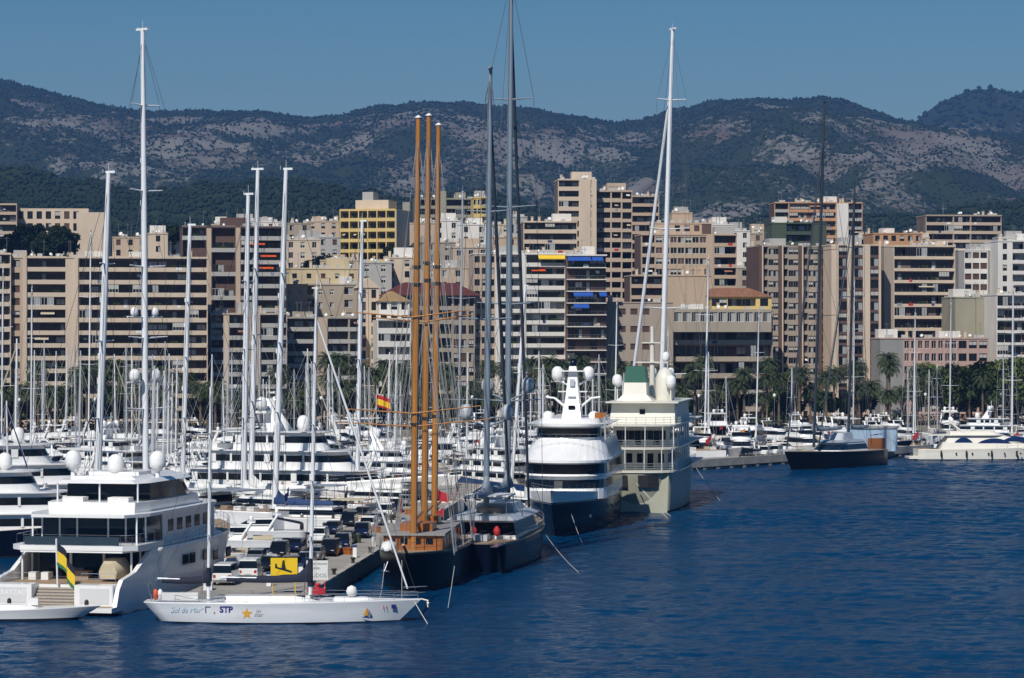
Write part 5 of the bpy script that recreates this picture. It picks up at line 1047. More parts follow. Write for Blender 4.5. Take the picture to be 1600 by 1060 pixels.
for x in (-14, -11, -8, -5, -2): MB().box(x, x + .9, -5.62, -5.5, 2.2, 2.5).build('hull_port', GLASS, t); MB().box(x, x + .9, 5.5, 5.62, 2.2, 2.5).build('hull_port', GLASS, t)

# --- ivory motor yacht with a green funnel, stern on
t = thing('motor_yacht', 'ivory classic motor yacht with open stern galleries, railings and a green topped funnel', 'ship'); u = (.15, 1.0); place(t, 21.3, 429, *u)
L = 54.0; IVORY_SHADE = mat('shaded_ivory_paint', (.33, .335, .26), .32, var=.12, scale=.3)  # ivory with its greenish shade put into the hull colour
me, sh = hull_mesh([IVORY_SHADE, BOOT, TEAK], L, 11.6, 5.7, 6.0, transom=.80, rake=.07, p=2.5, flare=.8, n=20, draft=1.0, stern_rake=-.02, tw=.3); link('hull', me, t)
rg = outline(-L/2 + 1.2, -L/2 - 2.4, 4.32, -3.4); q = MB()
for g, z in ((0.86, -.3), (0.94, 1.6), (1.0, 5.7)): pass
def stern_ring(k, z): return [(-L/2 + 1.5 - 3.4*k*math.cos(a), 4.45*k**.3*math.sin(a), z) for a in [-math.pi/2 + math.pi*i/12 for i in range(13)]]
q.loft([stern_ring(.55, -.4), stern_ring(.72, 1.5), stern_ring(.9, 3.6), stern_ring(1.0, 5.7)], True, True); q.build('round_stern', IVORY_SHADE, t)
for y0, y1, sx in ((-3.2, -.5, 0), (1.0, 3.6, 0)):
    q = MB(); pts = []
    for y in (y0, (y0 + y1)/2, y1):
        a = math.asin(y / 4.45); pts.append((-L/2 + 1.5 - 3.28*math.cos(a), y))
    for (xa, ya), (xb, yb) in zip(pts[:-1], pts[1:]): q.add([(xa - .12, ya, 3.5), (xb - .12, yb, 3.5), (xb - .2, yb, 5.2), (xa - .2, ya, 5.2), (xa + .3, ya, 3.5), (xb + .3, yb, 3.5), (xb + .3, yb, 5.2), (xa + .3, ya, 5.2)], [(0,1,2,3),(7,6,5,4),(0,4,5,1),(3,2,6,7),(0,3,7,4),(1,5,6,2)])
    q.build('stern_opening', RUBBER, t)
def gallery(zd, hb_, x0, nm):
    sl = MB(); o = [(-L/2 + x0 - 3.4*math.cos(a), hb_*math.sin(a)) for a in [-math.pi/2 + math.pi*i/12 for i in range(13)]]
    ring = [(20, -hb_)] + o[0:0] + [(x, y) for x, y in o] + [(20, hb_)]
    sl.loft([[(x, y, zd - .22) for x, y in ring], [(x, y, zd) for x, y in ring]], smooth=False); sl.build(nm, IVORY, t)
    railing([(8, -hb_ + .1, zd)] + [(x + .1, y*.985, zd) for x, y in o] + [(8, hb_ - .1, zd)], 1.05, t, FRAMEW, sp=1.1, mids=2, r=.03)
    pt = [(x + .3, y*.95) for x, y in o[1::2]] + [(-L/2 + 6 + i*3.2, s*(hb_ - .3)) for i in range(6) for s in (-1, 1)]
    return pt
def house(x0, x1, hb_, z0, z1, nwin):
    q = MB(); tier(q, x0, x1, hb_, z0, z1, nose=3, fr=.6); o = q.build('deckhouse', IVORY, t)
    for i in range(nwin):
        y = -hb_ + .9 + (2*hb_ - 1.8) * i / (nwin - 1); MB().box(x0 - .04, x0 + .03, y - .42, y + .42, z0 + (.2 if i % 3 == 1 else .9), z0 + 2.2).build('window', GLASS, o)
    for i in range(9):
        for s in (-1, 1): MB().box(x0 + 1.5 + i*2.4, x0 + 2.9 + i*2.4, s*hb_ - .04, s*hb_ + .04, z0 + .9, z0 + 2.1).build('window', BGLASS, o)
for (x, y) in gallery(5.75, 5.5, 1.4, 'gallery_deck'): MB().tube((x, y, 5.7), (x, y, 8.75), .08, n=6).build('pillar', FRAMEW, t)
house(-21.5, 18, 3.9, 5.75, 8.75, 5)
for (x, y) in gallery(8.95, 5.6, 2.2, 'boat_deck'): MB().tube((x, y, 8.9), (x, y, 11.9), .08, n=6).build('pillar', FRAMEW, t)
house(-20, 16, 4.0, 8.95, 11.95, 8)
gallery(12.15, 5.5, 3.4, 'bridge_deck_slab')
q = MB(); tier(q, -18, 8, 4.7, 12.15, 15.0, nose=3, tuck=.2, ar=.7); bo = q.build('bridge_house', IVORY, t); MB().box(-17.7, -17.45, -.35, .45, 13.2, 14.1).build('window', GLASS, bo)
q = MB(); tier(q, -19, 9, 5.2, 15.0, 15.2, nose=3); q.build('bridge_roof', IVORY, t)
q = MB(); q.loft([[(x0, -w, z), (x1, -w, z), (x1, w, z), (x0, w, z)] for x0, x1, w, z in ((-12, -6, 2.6, 15.2), (-11.4, -6.5, 1.7, 16.1), (-11, -6.8, 1.6, 17.8))], smooth=False); fu = q.build('funnel', IVORY, t); fu.location.y = 1.8
GRN = mat('funnel_green', (.008, .09, .055), .4); q = MB(); q.loft([[(x0, -w, z), (x1, -w, z), (x1, w, z), (x0, w, z)] for x0, x1, w, z in ((-11, -6.8, 1.6, 17.8), (-10.6, -7.1, 1.35, 20.2))], smooth=False); q.build('funnel_top', GRN, fu)
q = MB(); q.tube((-4, 0, 15), (-4, 0, 26), .5, .25, 8); q.box(-4.6, -3.4, -2.4, 2.4, 20.6, 20.8); q.box(-4.5, -3.5, -1.5, 1.5, 23.5, 23.65); q.build('signal_mast', IVORY, t)
for x, y, z, r in ((-11, 4.4, 17.2, .75), (-10, -3.3, 17.0, .78), (-3, -1.9, 20.8, .6)): MB().tube((x, y, 15), (x, y, z + .1), .12, n=6).build('dome_post', IVORY, t); radome(t, x, y, z, r)
MB().lathe((-8, -2.3, 15.2), [(1.3, 0), (1.5, 1.2), (1.45, 3.2), (.9, 4.4), (.05, 4.8)], 16).build('large_dome', IVORY, t)
for i in range(11):
    for zz in (2.0, 4.4): MB().lathe((0, 0, 0), [(.14, 0), (.14, .06), (.02, .07)], 8).build('porthole', CREAM, t, (-24 + i*1.9, -sh(.04 + i*1.9/L)[1] * (.93 if zz < 3 else .98) - .03, zz)).rotation_euler = (R(90), 0, 0)
flag(t, (-L/2 - 1.5, 3.5, 9.6), 1.4, 2.2, [RED], ang=R(150), droop=1.2)

# --- black sailing yacht on the far pier
t = thing('sailing_yacht', 'black hulled sailing yacht with dark masts lying off the concrete pier', 'sailboat'); u = (-.55, -.83); place(t, 59.4, 538, *u)
L = 36.0; me, sh = hull_mesh([BLACKP, BOOT, TEAK], L, 8.4, 2.9, 3.6, transom=.75, rake=.08, p=2.0, flare=.84, n=18); link('hull', me, t)
band(t, 'deckhouse', BGLASS, -10, 4, 3.1, 2.9, 4.7, fr=3, ar=1, nose=4, tuck=.4, g0=.25, g1=.8); q = MB(); tier(q, -9, 2, 2.8, 4.7, 5.1, fr=2, nose=3, tuck=.5); q.build('deckhouse_roof', GREYP, t); q = MB(); tier(q, -6.5, -1.5, 1.6, 5.1, 6.4, fr=1, nose=1, tuck=.3); q.build('pilot_house', SILVER, t)
for x, zt, ln_ in ((6.5, 67.8, 2.0), (-7.5, 53.0, 1.2)):
    at = rig_mast(t, x, 4.0, zt, .27, MDARK, lean=lean_local(ln_, *u), hb=3.8, spreads=(.2, .38, .57, .76), sw=.06, wr=.04, fore=(17.4 if x > 0 else 5, 0, 3.8), aft=(-17.5, 0, 3.2))
    boom(t, x - .3, 7.2, 11 if x > 0 else 8, MDARK, CANVG, hgt=.8, r=.25, climb=1.6, wd=.6); furled(t, (17 if x > 0 else 4.5, 0, 4.0), at(.9), .13, MDARK)
railing(deckline(sh, .02, .98, 10, 1), .9, t, sp=2.2); railing(deckline(sh, .02, .98, 10, -1), .9, t, sp=2.2)

# --- other big sailing yachts whose masts tower over the marina
def big_sail(label, px, d, ytop, lean_px, L, u, hm=None, mm=None, r=.36, spreads=(.22, .42, .6, .78), cov=None, domes=None, two=None, fs=None, sw=.065):
    t = thing('sailing_yacht', label, 'sailboat'); n_ = math.hypot(*u); u = (u[0]/n_, u[1]/n_); B = L * .2
    place(t, X(px, d) - u[0]*L*.06, d - u[1]*L*.06, *u); mm = mm or MWHITE; cov = cov or CANVW
    me, sh = hull_mesh([hm or WHITE, BOOT, TEAK], L, B, L*.062, L*.08, transom=.72, rake=.09, p=2, flare=.84, n=16); link('hull', me, t); z = L*.062
    band(t, 'deckhouse', GLASS, -L*.22, L*.12, B*.36, z, z + L*.045, fr=L*.06, nose=L*.08, tuck=.3, g0=.35, g1=.8)
    zt = Z(ytop, d); at = rig_mast(t, L*.06, z, zt, r, mm, lean=lean_local(lean_px*d/F, *u), hb=B*.46, spreads=spreads, sw=sw, wr=.03, fore=(L*.48, 0, L*.08), aft=(-L*.48, 0, L*.065))
    boom(t, L*.05, z + L*.06, L*.33, mm, cov, hgt=.8, r=.2, climb=1.5, wd=.5)
    if fs: furled(t, (L*.47, 0, L*.085), at(fs), r*(.62 if fs < .92 else .35), mm if fs < .92 else CANVB)
    if two:
        rig_mast(t, -L*.26, z, Z(two[1], d), r*.85, mm, lean=lean_local(two[0]*d/F, *u), hb=B*.42, spreads=spreads[1:], sw=sw, wr=.03, aft=(-L*.48, 0, L*.065)); boom(t, -L*.27, z + L*.055, L*.2, mm, cov, hgt=.6, r=.16, climb=1.2, wd=.4)
    for y_ in domes or ():
        zz = Z(y_, d); f = (zz - z) / (zt - z); sp = MB()
        for s in (-1, 1): sp.tube(at(f) - Vector((0, 0, .3)), at(f) + Vector((0, s*3.2, -.3)), .12, n=5); radome(t, at(f).x, at(f).y + s*1.9, zz - .25, .7 if y_ > 550 else .5)
        sp.build('dome_spreader', mm, t)
    railing(deckline(sh, .02, .98, 9, 1), .8, t, sp=2.2); railing(deckline(sh, .02, .98, 9, -1), .8, t, sp=2.2)
    rr_ = random.Random(int(px))
    for i in range(6): xx = L*(.16 + .05*i); MB().box(xx, xx + .9, -.45, .45, z + .1, z + L*.008*i*.2 + .35).build('deck_hatch', GLASS if i % 2 else WHITE, t)
    for i in range(10):
        xx = -L*.44 + L*.07*i; sd = rr_.choice((-1, 1)); MB().lathe((xx, sd*B*.36, z), [(.22, 0), (.26, .1), (.2, .45), (.24, .55), (.05, .6)], 8).build('winch', STEEL, t)
    for i in range(5): xx = -L*.42 + L*.05*i; q = MB(); q.box(xx, xx + 1.2, -B*.3, -B*.18, z, z + .5); q.box(xx, xx + 1.2, B*.18, B*.3, z, z + .5); q.build('cockpit_seat', rr_.choice([CANVT, CANVN, CANVW, TEAK]), t)
    q = MB(); tier(q, -L*.36, -L*.2, B*.3, z + 2.3, z + 2.42, nose=.6); q.build('bimini', rr_.choice([CANVN, CANVW, CANVT, CANVG]), t)
    for xx in (-L*.35, -L*.22):
        for sd in (-1, 1): MB().tube((xx, sd*B*.28, z), (xx, sd*B*.28, z + 2.35), .04, n=5).build('bimini_post', STEEL, t)
    for i in range(6):
        for sd in (-1, 1): MB().lathe((-L*.3 + i*L*.1, sd*(B*.5 + .12), z*.5), [(.02, -.6), (.22, -.45), (.22, .45), (.02, .6)], 7).build('fender', rr_.choice([RUBBER, CANVN, WHITE]), t)
    MB().tube((-L*.48, 0, z), (-L*.5, 0, z + 3), .05, n=5).build('flag_staff', TEAK, t); flag(t, (-L*.5, 0, z + 2.9), 1.6, 1.0, [rr_.choice([RED, CANVB, RED])], ang=R(110), droop=.8)
    return t
big_sail('white sailing yacht with the tallest white mast carrying four pairs of spreaders and domes', 228, 374, 47, -5, 44, (-.8, .6), r=.42, spreads=(.20, .35, .5, .66, .84), domes=(492, 594), two=None, sw=.06)
big_sail('white sailing yacht whose leaning mast stands beside the tallest white mast', 150, 348, 270, 20, 30, (-.9, .45), r=.42, spreads=(.3, .52, .74), sw=.05)
big_sail('white sailing yacht with a mast of short swept spreaders before the brown balconies', 284, 402, 352, 13, 26, (-1, .2), r=.36, spreads=(.3, .52, .72), sw=.045)
big_sail('white ketch with two masts close together in front of the brown balcony block', 380, 386, 304, 8, 30, (-.85, .5), r=.38, spreads=(.28, .5, .72), two=None, sw=.045)
big_sail('white sailing yacht with a stout mast topped by a bracket', 392, 394, 265, 11, 32, (-1, .35), r=.38, spreads=(.3, .5, .7), sw=.045)
big_sail('white sailing yacht with a blue boom cover and a tall bracketed mast', 429, 362, 265, 18, 30, (-1, .3), r=.38, spreads=(.3, .5, .7), cov=CANVB, sw=.045)
big_sail('white sailing yacht with a slim mast left of the wooden schooner masts', 558, 406, 346, 8, 28, (-.9, .4), r=.32, spreads=(.28, .5, .74), sw=.06)
big_sail('white sailing yacht with a leaning white mast right of the grey masts', 797, 398, 447, 24, 22, (-.7, .7), r=.26, spreads=(.35, .6), sw=.06)
big_sail('huge white sailing yacht with the double white mast behind the ivory ship', 1031, 572, 46, 20, 44, (-.35, .94), r=.5, spreads=(.17, .33, .52, .83), fs=.86, domes=(586,), cov=CANVW, sw=.055)
big_sail('sailing yacht with a pale grey mast in front of the red roofed villa', 716, 540, 300, 7, 26, (-.3, 1), mm=SILVER, r=.22, hm=NAVY)
for i, (px, d, yt, lp, L_) in enumerate([(1101, 606, 405, 6, 24), (1181, 622, 490, 5, 18), (1427, 628, 490, 3, 18), (1484, 634, 470, 2, 18), (1581, 618, 447, 2, 24), (1040, 560, 520, 4, 18), (48, 560, 450, 2, 20), (2, 520, 420, 3, 22), (138, 560, 360, 4, 26), (760, 590, 440, 4, 20), (1333, 640, 440, 2, 20), (960, 590, 470, 4, 20)]):
    big_sail('white sailing yacht moored deep in the marina with a tall white mast', px, d, yt, lp, L_, (random.uniform(-.4, .4), 1), r=.16 + .05*(i in (4, 0)), spreads=(.4, .7), sw=.07)['group'] = 'tall masted white yachts deep in the marina'
# --- large motor yachts in the marina
t = make_trideck(46, WHITE, 'large white motor yacht with a tall pale signal mast in mid marina', B=9.2); place(t, X(470, 412), 412, .93, -.35)
t = make_trideck(40, NAVY, 'dark hulled motor yacht lying behind the stern stairs yacht'); place(t, X(-2, 318), 322, .96, .2)
t = make_trideck(44, WHITE, 'pale grey motor yacht with an arched radar mast at the edge of the marina'); place(t, X(22, 372), 376, .9, .4)
t = make_trideck(30, CREAM, 'cream motor yacht moored in front of the seafront trees'); place(t, X(140, 480), 486, -.8, .5)
t = make_trideck(28, WHITE, 'white motor yacht with dark awning beside the schooner masts'); place(t, X(606, 452), 452, .8, -.5)
t = make_trideck(30, BLUEP, 'blue hulled motor yacht moored behind the grey masts'); place(t, X(760, 450), 452, -.6, .8)
t = make_trideck(26, WHITE, 'white motor yacht moored deep behind the long cruiser'); place(t, X(1530, 640), 642, -.85, .3)
t = make_trideck(30, WHITE, 'white motor yacht with a dark window moored beside the long cruiser'); place(t, X(1640, 598), 598, -.95, .2)
t = thing('motor_yacht', 'long cream cruiser with arched blue windows at the end of the far pier', 'yacht'); place(t, X(1552, 572), 572, 1, .03)
me, sh = hull_mesh([CREAM, BOOT, TEAK], 31, 6.8, 2.2, 3.0, transom=.9, rake=.14, p=2.3, flare=.7, n=18); link('hull', me, t)
MB().box(-17.2, -15, -2.9, 2.9, .3, .7).build('swim_platform', CREAM, t)
q = MB(); tier(q, -11, 11, 2.9, 2.2, 3.6, fr=4, nose=7, tuck=.35, ar=.6); tier(q, -10, 7.5, 2.5, 3.5, 4.9, fr=5.5, nose=4, tuck=.5, ar=.8); q.build('cabin', CREAM, t)
q = MB(); tier(q, -13.5, 2.0, 2.6, 4.85, 5.05, nose=3); tier(q, -9, 1.6, 2.2, 5.05, 5.75, fr=1.6, nose=2.5, tuck=.2); q.build('flybridge', CREAM, t)
q = MB()
for s in (-1, 1): q.tube((-6, s*2.0, 5.1), (-8.6, s*1.7, 7.3), .22, n=6)
q.box(-9.2, -7.6, -1.9, 1.9, 7.2, 7.45); q.build('radar_arch', CREAM, t); radome(t, -8.4, .8, 7.45, .45); radome(t, -8.4, -.8, 7.45, .35)
WB = mat('tinted_blue_window', (.012, .03, .11), .08)
for x, w_, z, y in ((-8.2, 3.6, 3.9, 2.52), (-3.6, 6.6, 3.75, 2.52), (1.2, 6.2, 4.1, 2.36)):
    for s in (-1, 1):
        q = MB(); q.prism([(x + w_*f, z - .35 + (.95*math.sin(math.pi*f)**.8 if k else 0)) for k, fs_ in ((0, (0, 1)), (1, (.85, .7, .55, .4, .25, .12))) for f in fs_], s*y - .16, s*y + .16); q.build('side_window', WB, t)
for i in range(6): MB().lathe((-8 + i*3.2, -3.38, 1.35), [(.02, -.2), (.16, -.15), (.16, .15), (.02, .2)], 8).build('porthole', GLASS, t)
railing(deckline(sh, .5, .985, 7, 1) + deckline(sh, .985, .5, 7, -1), .8, t, sp=1.8, mids=0)
for i in range(5): MB().lathe((-11 + i*5, -3.55, 1.3), [(.02, -.7), (.2, -.5), (.2, .5), (.02, .7)], 8).build('fender', RUBBER, t)
t = thing('motor_boat', 'low grey white launch with a long pointed bow below the stern stairs', 'boat'); place(t, X(34, 247), 249.5, 1, .06)
me, sh = hull_mesh([mat('launch_grey', (.6, .61, .62), .3), BOOT, WHITE], 13.0, 3.4, .95, 1.25, transom=.9, rake=.16, p=1.9, flare=.7, n=14); link('hull', me, t)
q = MB(); tier(q, -5, 1.5, 1.1, .95, 1.35, fr=1.2, nose=1.4, tuck=.2); q.build('cockpit_coaming', WHITE, t); MB().box(0.2, 1.0, -.4, .4, 1.3, 1.9).build('console', WHITE, t)

# --- kiosk on the pier
t = thing('harbour_kiosk', 'pale blue harbour kiosk with a ladder and a brown timber screen', 'kiosk', (X(1374, 574), 575, 1.5), R(20))
KB = mat('kiosk_blue', (.42, .56, .70), .6, var=.08, scale=.5); MB().box(-4.2, 4.2, 0, 6, 0, 4.6).build('wall', KB, t); MB().box(-4.4, 4.4, -.2, 6.2, 4.6, 5.0).build('roof', W_LGREY, t)
MB().box(-2.6, 1.2, -.5, -.35, 0, 2.7).build('timber_screen', VARN, t)
for i in range(4): MB().box(4.2, 4.25, .6 + i*1.3, 1.4 + i*1.3, 1.0, 3.4).build('window', GLASS, t)
q = MB(); q.tube((2.0, -.1, 0), (2.0, -.1, 4.6), .04, n=4); q.tube((2.5, -.1, 0), (2.5, -.1, 4.6), .04, n=4); [q.tube((2.0, -.1, .3 + i*.4), (2.5, -.1, .3 + i*.4), .03, n=4) for i in range(11)]; q.build('ladder', FRAMEW, t)
q = MB(); q.add([(-2.2, -.012, 3.2), (-.6, -.012, 3.5), (.6, -.012, 3.62), (-.4, -.012, 3.3)], [(0,1,2,3)]); q.add([(.3, -.012, 3.3), (.9, -.012, 3.5), (.5, -.012, 3.62)], [(0,1,2)]); q.build('swoosh_emblem', LB, t)
# --- spanish flag in the marina
t = thing('flagpole', 'red and yellow striped flag flying from a pole in the marina', 'flag', (X(588, 440), 440, 0)); MB().tube((0, 0, 0), (0, 0, 15.7), .07, .04, 6).build('pole', MWHITE, t)
flag(t, (.05, 0, 15.6), 2.1, 1.8, [RED, YELL], ang=0, droop=.35, bands=[0, 0, 1, 1, 1, 0])
# ---------------------------------------------------------------- the crowd of smaller boats
VAR = []
def proto(t, label, B, w):
    s = snapshot(t); VAR.append((s, label, t['label'] == 'x', B, w))
PR = {}
def reg(key, t, label, L): PR[key] = (snapshot(t), label, L)
reg('fly_w', make_flybridge(17, WHITE, None), 'white flybridge motor yacht without awning in the marina rows', 17)
reg('fly_b', make_flybridge(16, WHITE, CANVN), 'white flybridge motor yacht with navy sun awning in the marina rows', 16)
reg('fly_c', make_flybridge(19, CREAM, CANVW, True), 'cream flybridge motor yacht with white sun awning and two domes', 19)
reg('fly_n', make_flybridge(18, NAVY, None, True), 'navy hulled flybridge motor yacht in the marina rows', 18)
reg('spo_w', make_sport(13, WHITE, None), 'white open sport cruiser with a tan sun pad', 13)
reg('spo_n', make_sport(13, WHITE, CANVN), 'white sport cruiser with a navy cockpit cover', 13)
reg('spo_t', make_sport(14, CREAM, CANVT), 'cream sport cruiser with a tan cockpit cover', 14)
reg('sai_w', make_sail(14, WHITE, CANVW, 19.5), 'white sailing boat with white sail cover', 14)
reg('sai_b', make_sail(13, WHITE, CANVB, 18), 'white sailing boat with blue sail cover and blue sprayhood', 13)
reg('sai_n', make_sail(16, NAVY, CANVT, 22), 'navy sailing boat with tan sail cover', 16)
reg('sai_g', make_sail(15, WHITE, CANVG, 21, SILVER), 'white sailing boat with grey sail cover and silver mast', 15)
def put(key, x, y, h, s=1.0):
    sn, lb, L = PR[key]; copy_tree(sn, None, (x, y, 0), h, lb, lb.split(' in the')[0] + 's', s)
    o = None
mot = ['fly_w', 'fly_b', 'fly_c', 'fly_n', 'spo_w', 'spo_n', 'spo_t']; mw = [6, 3, 4, 1, 4, 3, 3]
sai = ['sai_w', 'sai_b', 'sai_n', 'sai_g']; sw_ = [4, 3, 1, 3]
def inview(x, y, m=30): return abs(x / y * F) < 800 + m
# keep-out circles around the large yachts, taken from the scene itself
big = []
for o in list(COL.objects):
    if o.parent is None and o.get('category') in ('yacht', 'sailboat', 'ship', 'boat') and o.get('label') != 'x':
        hl = [c for c in kids(o) if c.name.startswith('hull')]
        if not hl: continue
        xs_ = [v.co.x + hl[0].location.x for v in hl[0].data.vertices]; bw = max(v.co.y for v in hl[0].data.vertices)
        a = o.rotation_euler.z; big.append((o.location.x, o.location.y, math.cos(a), math.sin(a), min(xs_), max(xs_), bw))
def free(x, y, r):
    for bx, by, c, s, x0, x1, bw in big:
        dx, dy = x - bx, y - by; lx = dx*c + dy*s; ly = -dx*s + dy*c
        if x0 - r < lx < x1 + r and abs(ly) < bw + r: return False
    return True
placed = []
def clear(x, y, h, L, B):
    c, s = math.cos(h), math.sin(h)
    for k in (-.42, -.14, .14, .42):
        if not free(x + c*L*k, y + s*L*k, B*.5): return False
        X_, Y_ = x + c*L*k, y + s*L*k
        if QA - 3 < Y_ < QB + 3 and xl(Y_) - B*.5 < X_ < xq(Y_) + B*.5: return False
        pq = Vector((X_, Y_, 0)) - PA; lx = pq.dot(pd); ly = pq.dot(pn)
        if -5 < lx < PL + 4 and -4 - B*.5 < ly < 9.2 + B*.5: return False
        for (ax, ay, ar) in placed:
            if (X_ - ax)**2 + (Y_ - ay)**2 < (B*.5 + ar)**2: return False
    return True
def try_put(key, x, y, h, s=1.0):
    L = PR[key][2] * s; B = L * .3
    if not clear(x, y, h, L, B): return False
    c, s_ = math.cos(h), math.sin(h)
    for k in (-.42, -.14, .14, .42): placed.append((x + c*L*k, y + s_*L*k, B*.48))
    put(key, x, y, h, s); return True
cnt = 0
# along the inner side of the quay and along long pontoons beside it
for k in range(5):
    xp = lambda d: xl(d) - (1.5 if k == 0 else 1.5 + k*44)
    if k: pontoon(xp(305), 305, xp(628), 628)
    for side in ((-1,) if k == 0 else (1, -1)):
        d = 303.0
        while d < 632:
            key = random.choices(mot, mw)[0] if random.random() < (.8 if d < 480 else .6) else random.choices(sai, sw_)[0]
            s = random.uniform(.85, 1.15); L = PR[key][2]*s; x = xp(d) + side*(L*.56 + 1.6)
            h = (0 if side > 0 else math.pi) + random.uniform(-.06, .06) - side*.08
            if inview(x, d) and cnt < 420 and try_put(key, x, d, h, s): cnt += 1; d += L*.3 + .9
            else: d += 1.6
# the open basin between quay head and far pier, and the rows before the promenade
for d in (486, 508, 532, 556, 578, 600, 616, 630, 644, 658, 672, 686, 700):
    x = X(-20, d)
    while x < X(1620, d):
        key = random.choices(mot, mw)[0] if random.random() < (.66 if x < 20 else .84) else random.choices(sai, sw_)[0]
        s = random.uniform(.8, 1.1); L = PR[key][2]*s; y = d + random.uniform(-2, 2)
        ok = y < shore(x) - 11 and (x < 24 + (d - 486)*.0 or d > 560 or (d > 540 and x > 30)) and not (x > 20 and d < 545 + max(0, (x - 33))*1.25)
        h = random.choice((R(-78), R(-100), R(80), R(100), R(-60))) + random.uniform(-.15, .15)
        if ok and x > xq(d) + 2 - 500 and cnt < 640 and try_put(key, x, y, h, s): cnt += 1; x += L*.3 + .8
        else: x += 1.8
print('small boats', cnt, sum(1 for p in placed if p[0] > 30)/4, sum(1 for p in placed if p[0] > 30 and p[1] > 640)/4)
for v in PR.values(): drop_tree(v[0])
# mooring lines
def line(name, label, a, b, r=.032, sag=.4, m=None):
    a = Vector(a); b = Vector(b); pts = [a.lerp(b, i/6) - Vector((0, 0, sag*4*(i/6)*(1 - i/6))) for i in range(7)]
    tag(MB().path(pts, r, 4).build(name, m or WIREL), label, 'rope')
line('mooring_line', 'mooring rope running from the racing ketch to the schooner bow', (-9.5, 248.3, 1.9), (-10.5, 274.4, 3.2))
line('mooring_line', 'second mooring rope slung low between ketch and schooner', (-11.5, 248.4, 1.9), (-12.2, 275.5, 2.8), sag=.8)
line('mooring_line', 'anchor rope running from the schooner bow into the water', (-5.5, 275, 2.6), P(700, 950, 259) * 1, sag=.1); 
line('mooring_line', 'anchor rope running from the dark blue sailing yacht into the water', (3.6, 322, 2.6), (X(905, 300), 300, -.1), sag=.3)
line('mooring_line', 'pale hawser hanging from the ivory ship stern into the water', (17.2, 399.5, 4.2), (X(1050, 392), 392, -.1), .045, .2)
line('mooring_line', 'second pale hawser hanging from the ivory ship stern', (17.4, 399.6, 4.0), (X(1044, 388), 388, -.1), .045, .1)
line('mooring_line', 'mooring line dropping from the pier corner into open water', (X(1088, 470), 470, 3.0), (X(1126, 430), 430, -.1), .04, .2)
line('mooring_line', 'anchor rope hanging from the navy motor yacht bow', (7.2, 350, 3.0), (X(912, 338), 338, -.1), .032, .2)
line('mooring_line', 'bow line dropping from the racing ketch into the water', (-8.4, 248, 1.7), (-7.2, 246.5, -.1), .04, .02)

# ---------------------------------------------------------------- palms, trees and promenade lamps
TRUNK = mat('palm_trunk', (.13, .095, .065), .9, var=.3, scale=4, bump=.5); PALM = mat('palm_frond', (.045, .065, .022), .65, var=.35, scale=.8, spec=.3); PALMD = mat('palm_dry_frond', (.16, .115, .05), .8, var=.3, scale=.8); BARK = mat('bark', (.09, .07, .05), .9, var=.3, scale=3)
def frond(mb, base, az, el, ln, mi=0, seg=8):
    p = Vector(base); pts = [p.copy()]; e = el
    for i in range(seg):
        p = p + Vector((math.cos(az)*math.cos(e), math.sin(az)*math.cos(e), math.sin(e))) * ln/seg; pts.append(p.copy()); e -= (.12 + .05*i) * (1.0 if el > 0 else .6)
    sd = Vector((-math.sin(az), math.cos(az), 0))
    for i in range(1, seg + 1):
        for f in (.0, .5):
            a = pts[i-1].lerp(pts[i], f); w = ln*.17*math.sin(math.pi*min(1, (i - .4 + f)/(seg + .6)))**.7 + .05
            dr = (pts[i] - pts[i-1]).normalized()
            for s in (-1, 1):
                tip = a + sd*s*w + dr*w*.7 - Vector((0, 0, w*.45)); mb.add([a - dr*.09, a + dr*.11, tip], [(0, 1, 2)], mi)
    for i in range(seg): mb.tube(pts[i], pts[i+1], .035, .03, 3, mi)
def make_palm(h, seed, ln=2.9, nf=44):
    random.seed(seed); t = thing('palm_tree', 'x', 'palm'); b = MB(); bend = random.uniform(-.5, .5); pr = None; N = 9
    for i in range(N + 1):
        f = i/N; c = Vector((bend*f*f, 0, h*f)); r = .3 - .08*f + (.06 if i % 2 else 0) + (.14 if f > .9 else 0)
        ring = [(c.x + r*math.cos(2*math.pi*k/9), c.y + r*math.sin(2*math.pi*k/9), c.z) for k in range(9)]
        if pr: b.loft([pr, ring], i == 1, i == N)
        pr = ring
    b.build('trunk', TRUNK, t); c = MB(); top = (bend, 0, h)
    for k in range(nf): frond(c, top, 2.4*k + random.uniform(-.2, .2), R(80) - R(105)*(k/nf)**.9, ln*random.uniform(.85, 1.15), 0)
    for k in range(10): frond(c, (bend, 0, h - .3), 2.4*k, R(-55) + random.uniform(-.2, .1), ln*.7, 1, 5)
    c.build('crown', [PALM, PALMD], t, None); return snapshot(t)
def leaf_crown(mb, blobs, n, size, seed):
    r = np.random.default_rng(seed)
    for (cx_, cy_, cz_, rx, ry, rz) in blobs:
        for i in range(n):
            v = r.normal(size=3); v /= np.linalg.norm(v); k = r.uniform(.55, 1.05)
            p = Vector((cx_ + v[0]*rx*k, cy_ + v[1]*ry*k, cz_ + v[2]*rz*k)); a = Vector(r.normal(size=3)).normalized(); b_ = a.orthogonal().normalized(); s = size*r.uniform(.6, 1.4)
            mb.add([p - a*s, p + b_*s*.6, p + a*s, p - b_*s*.6], [(0, 1, 2, 3)])
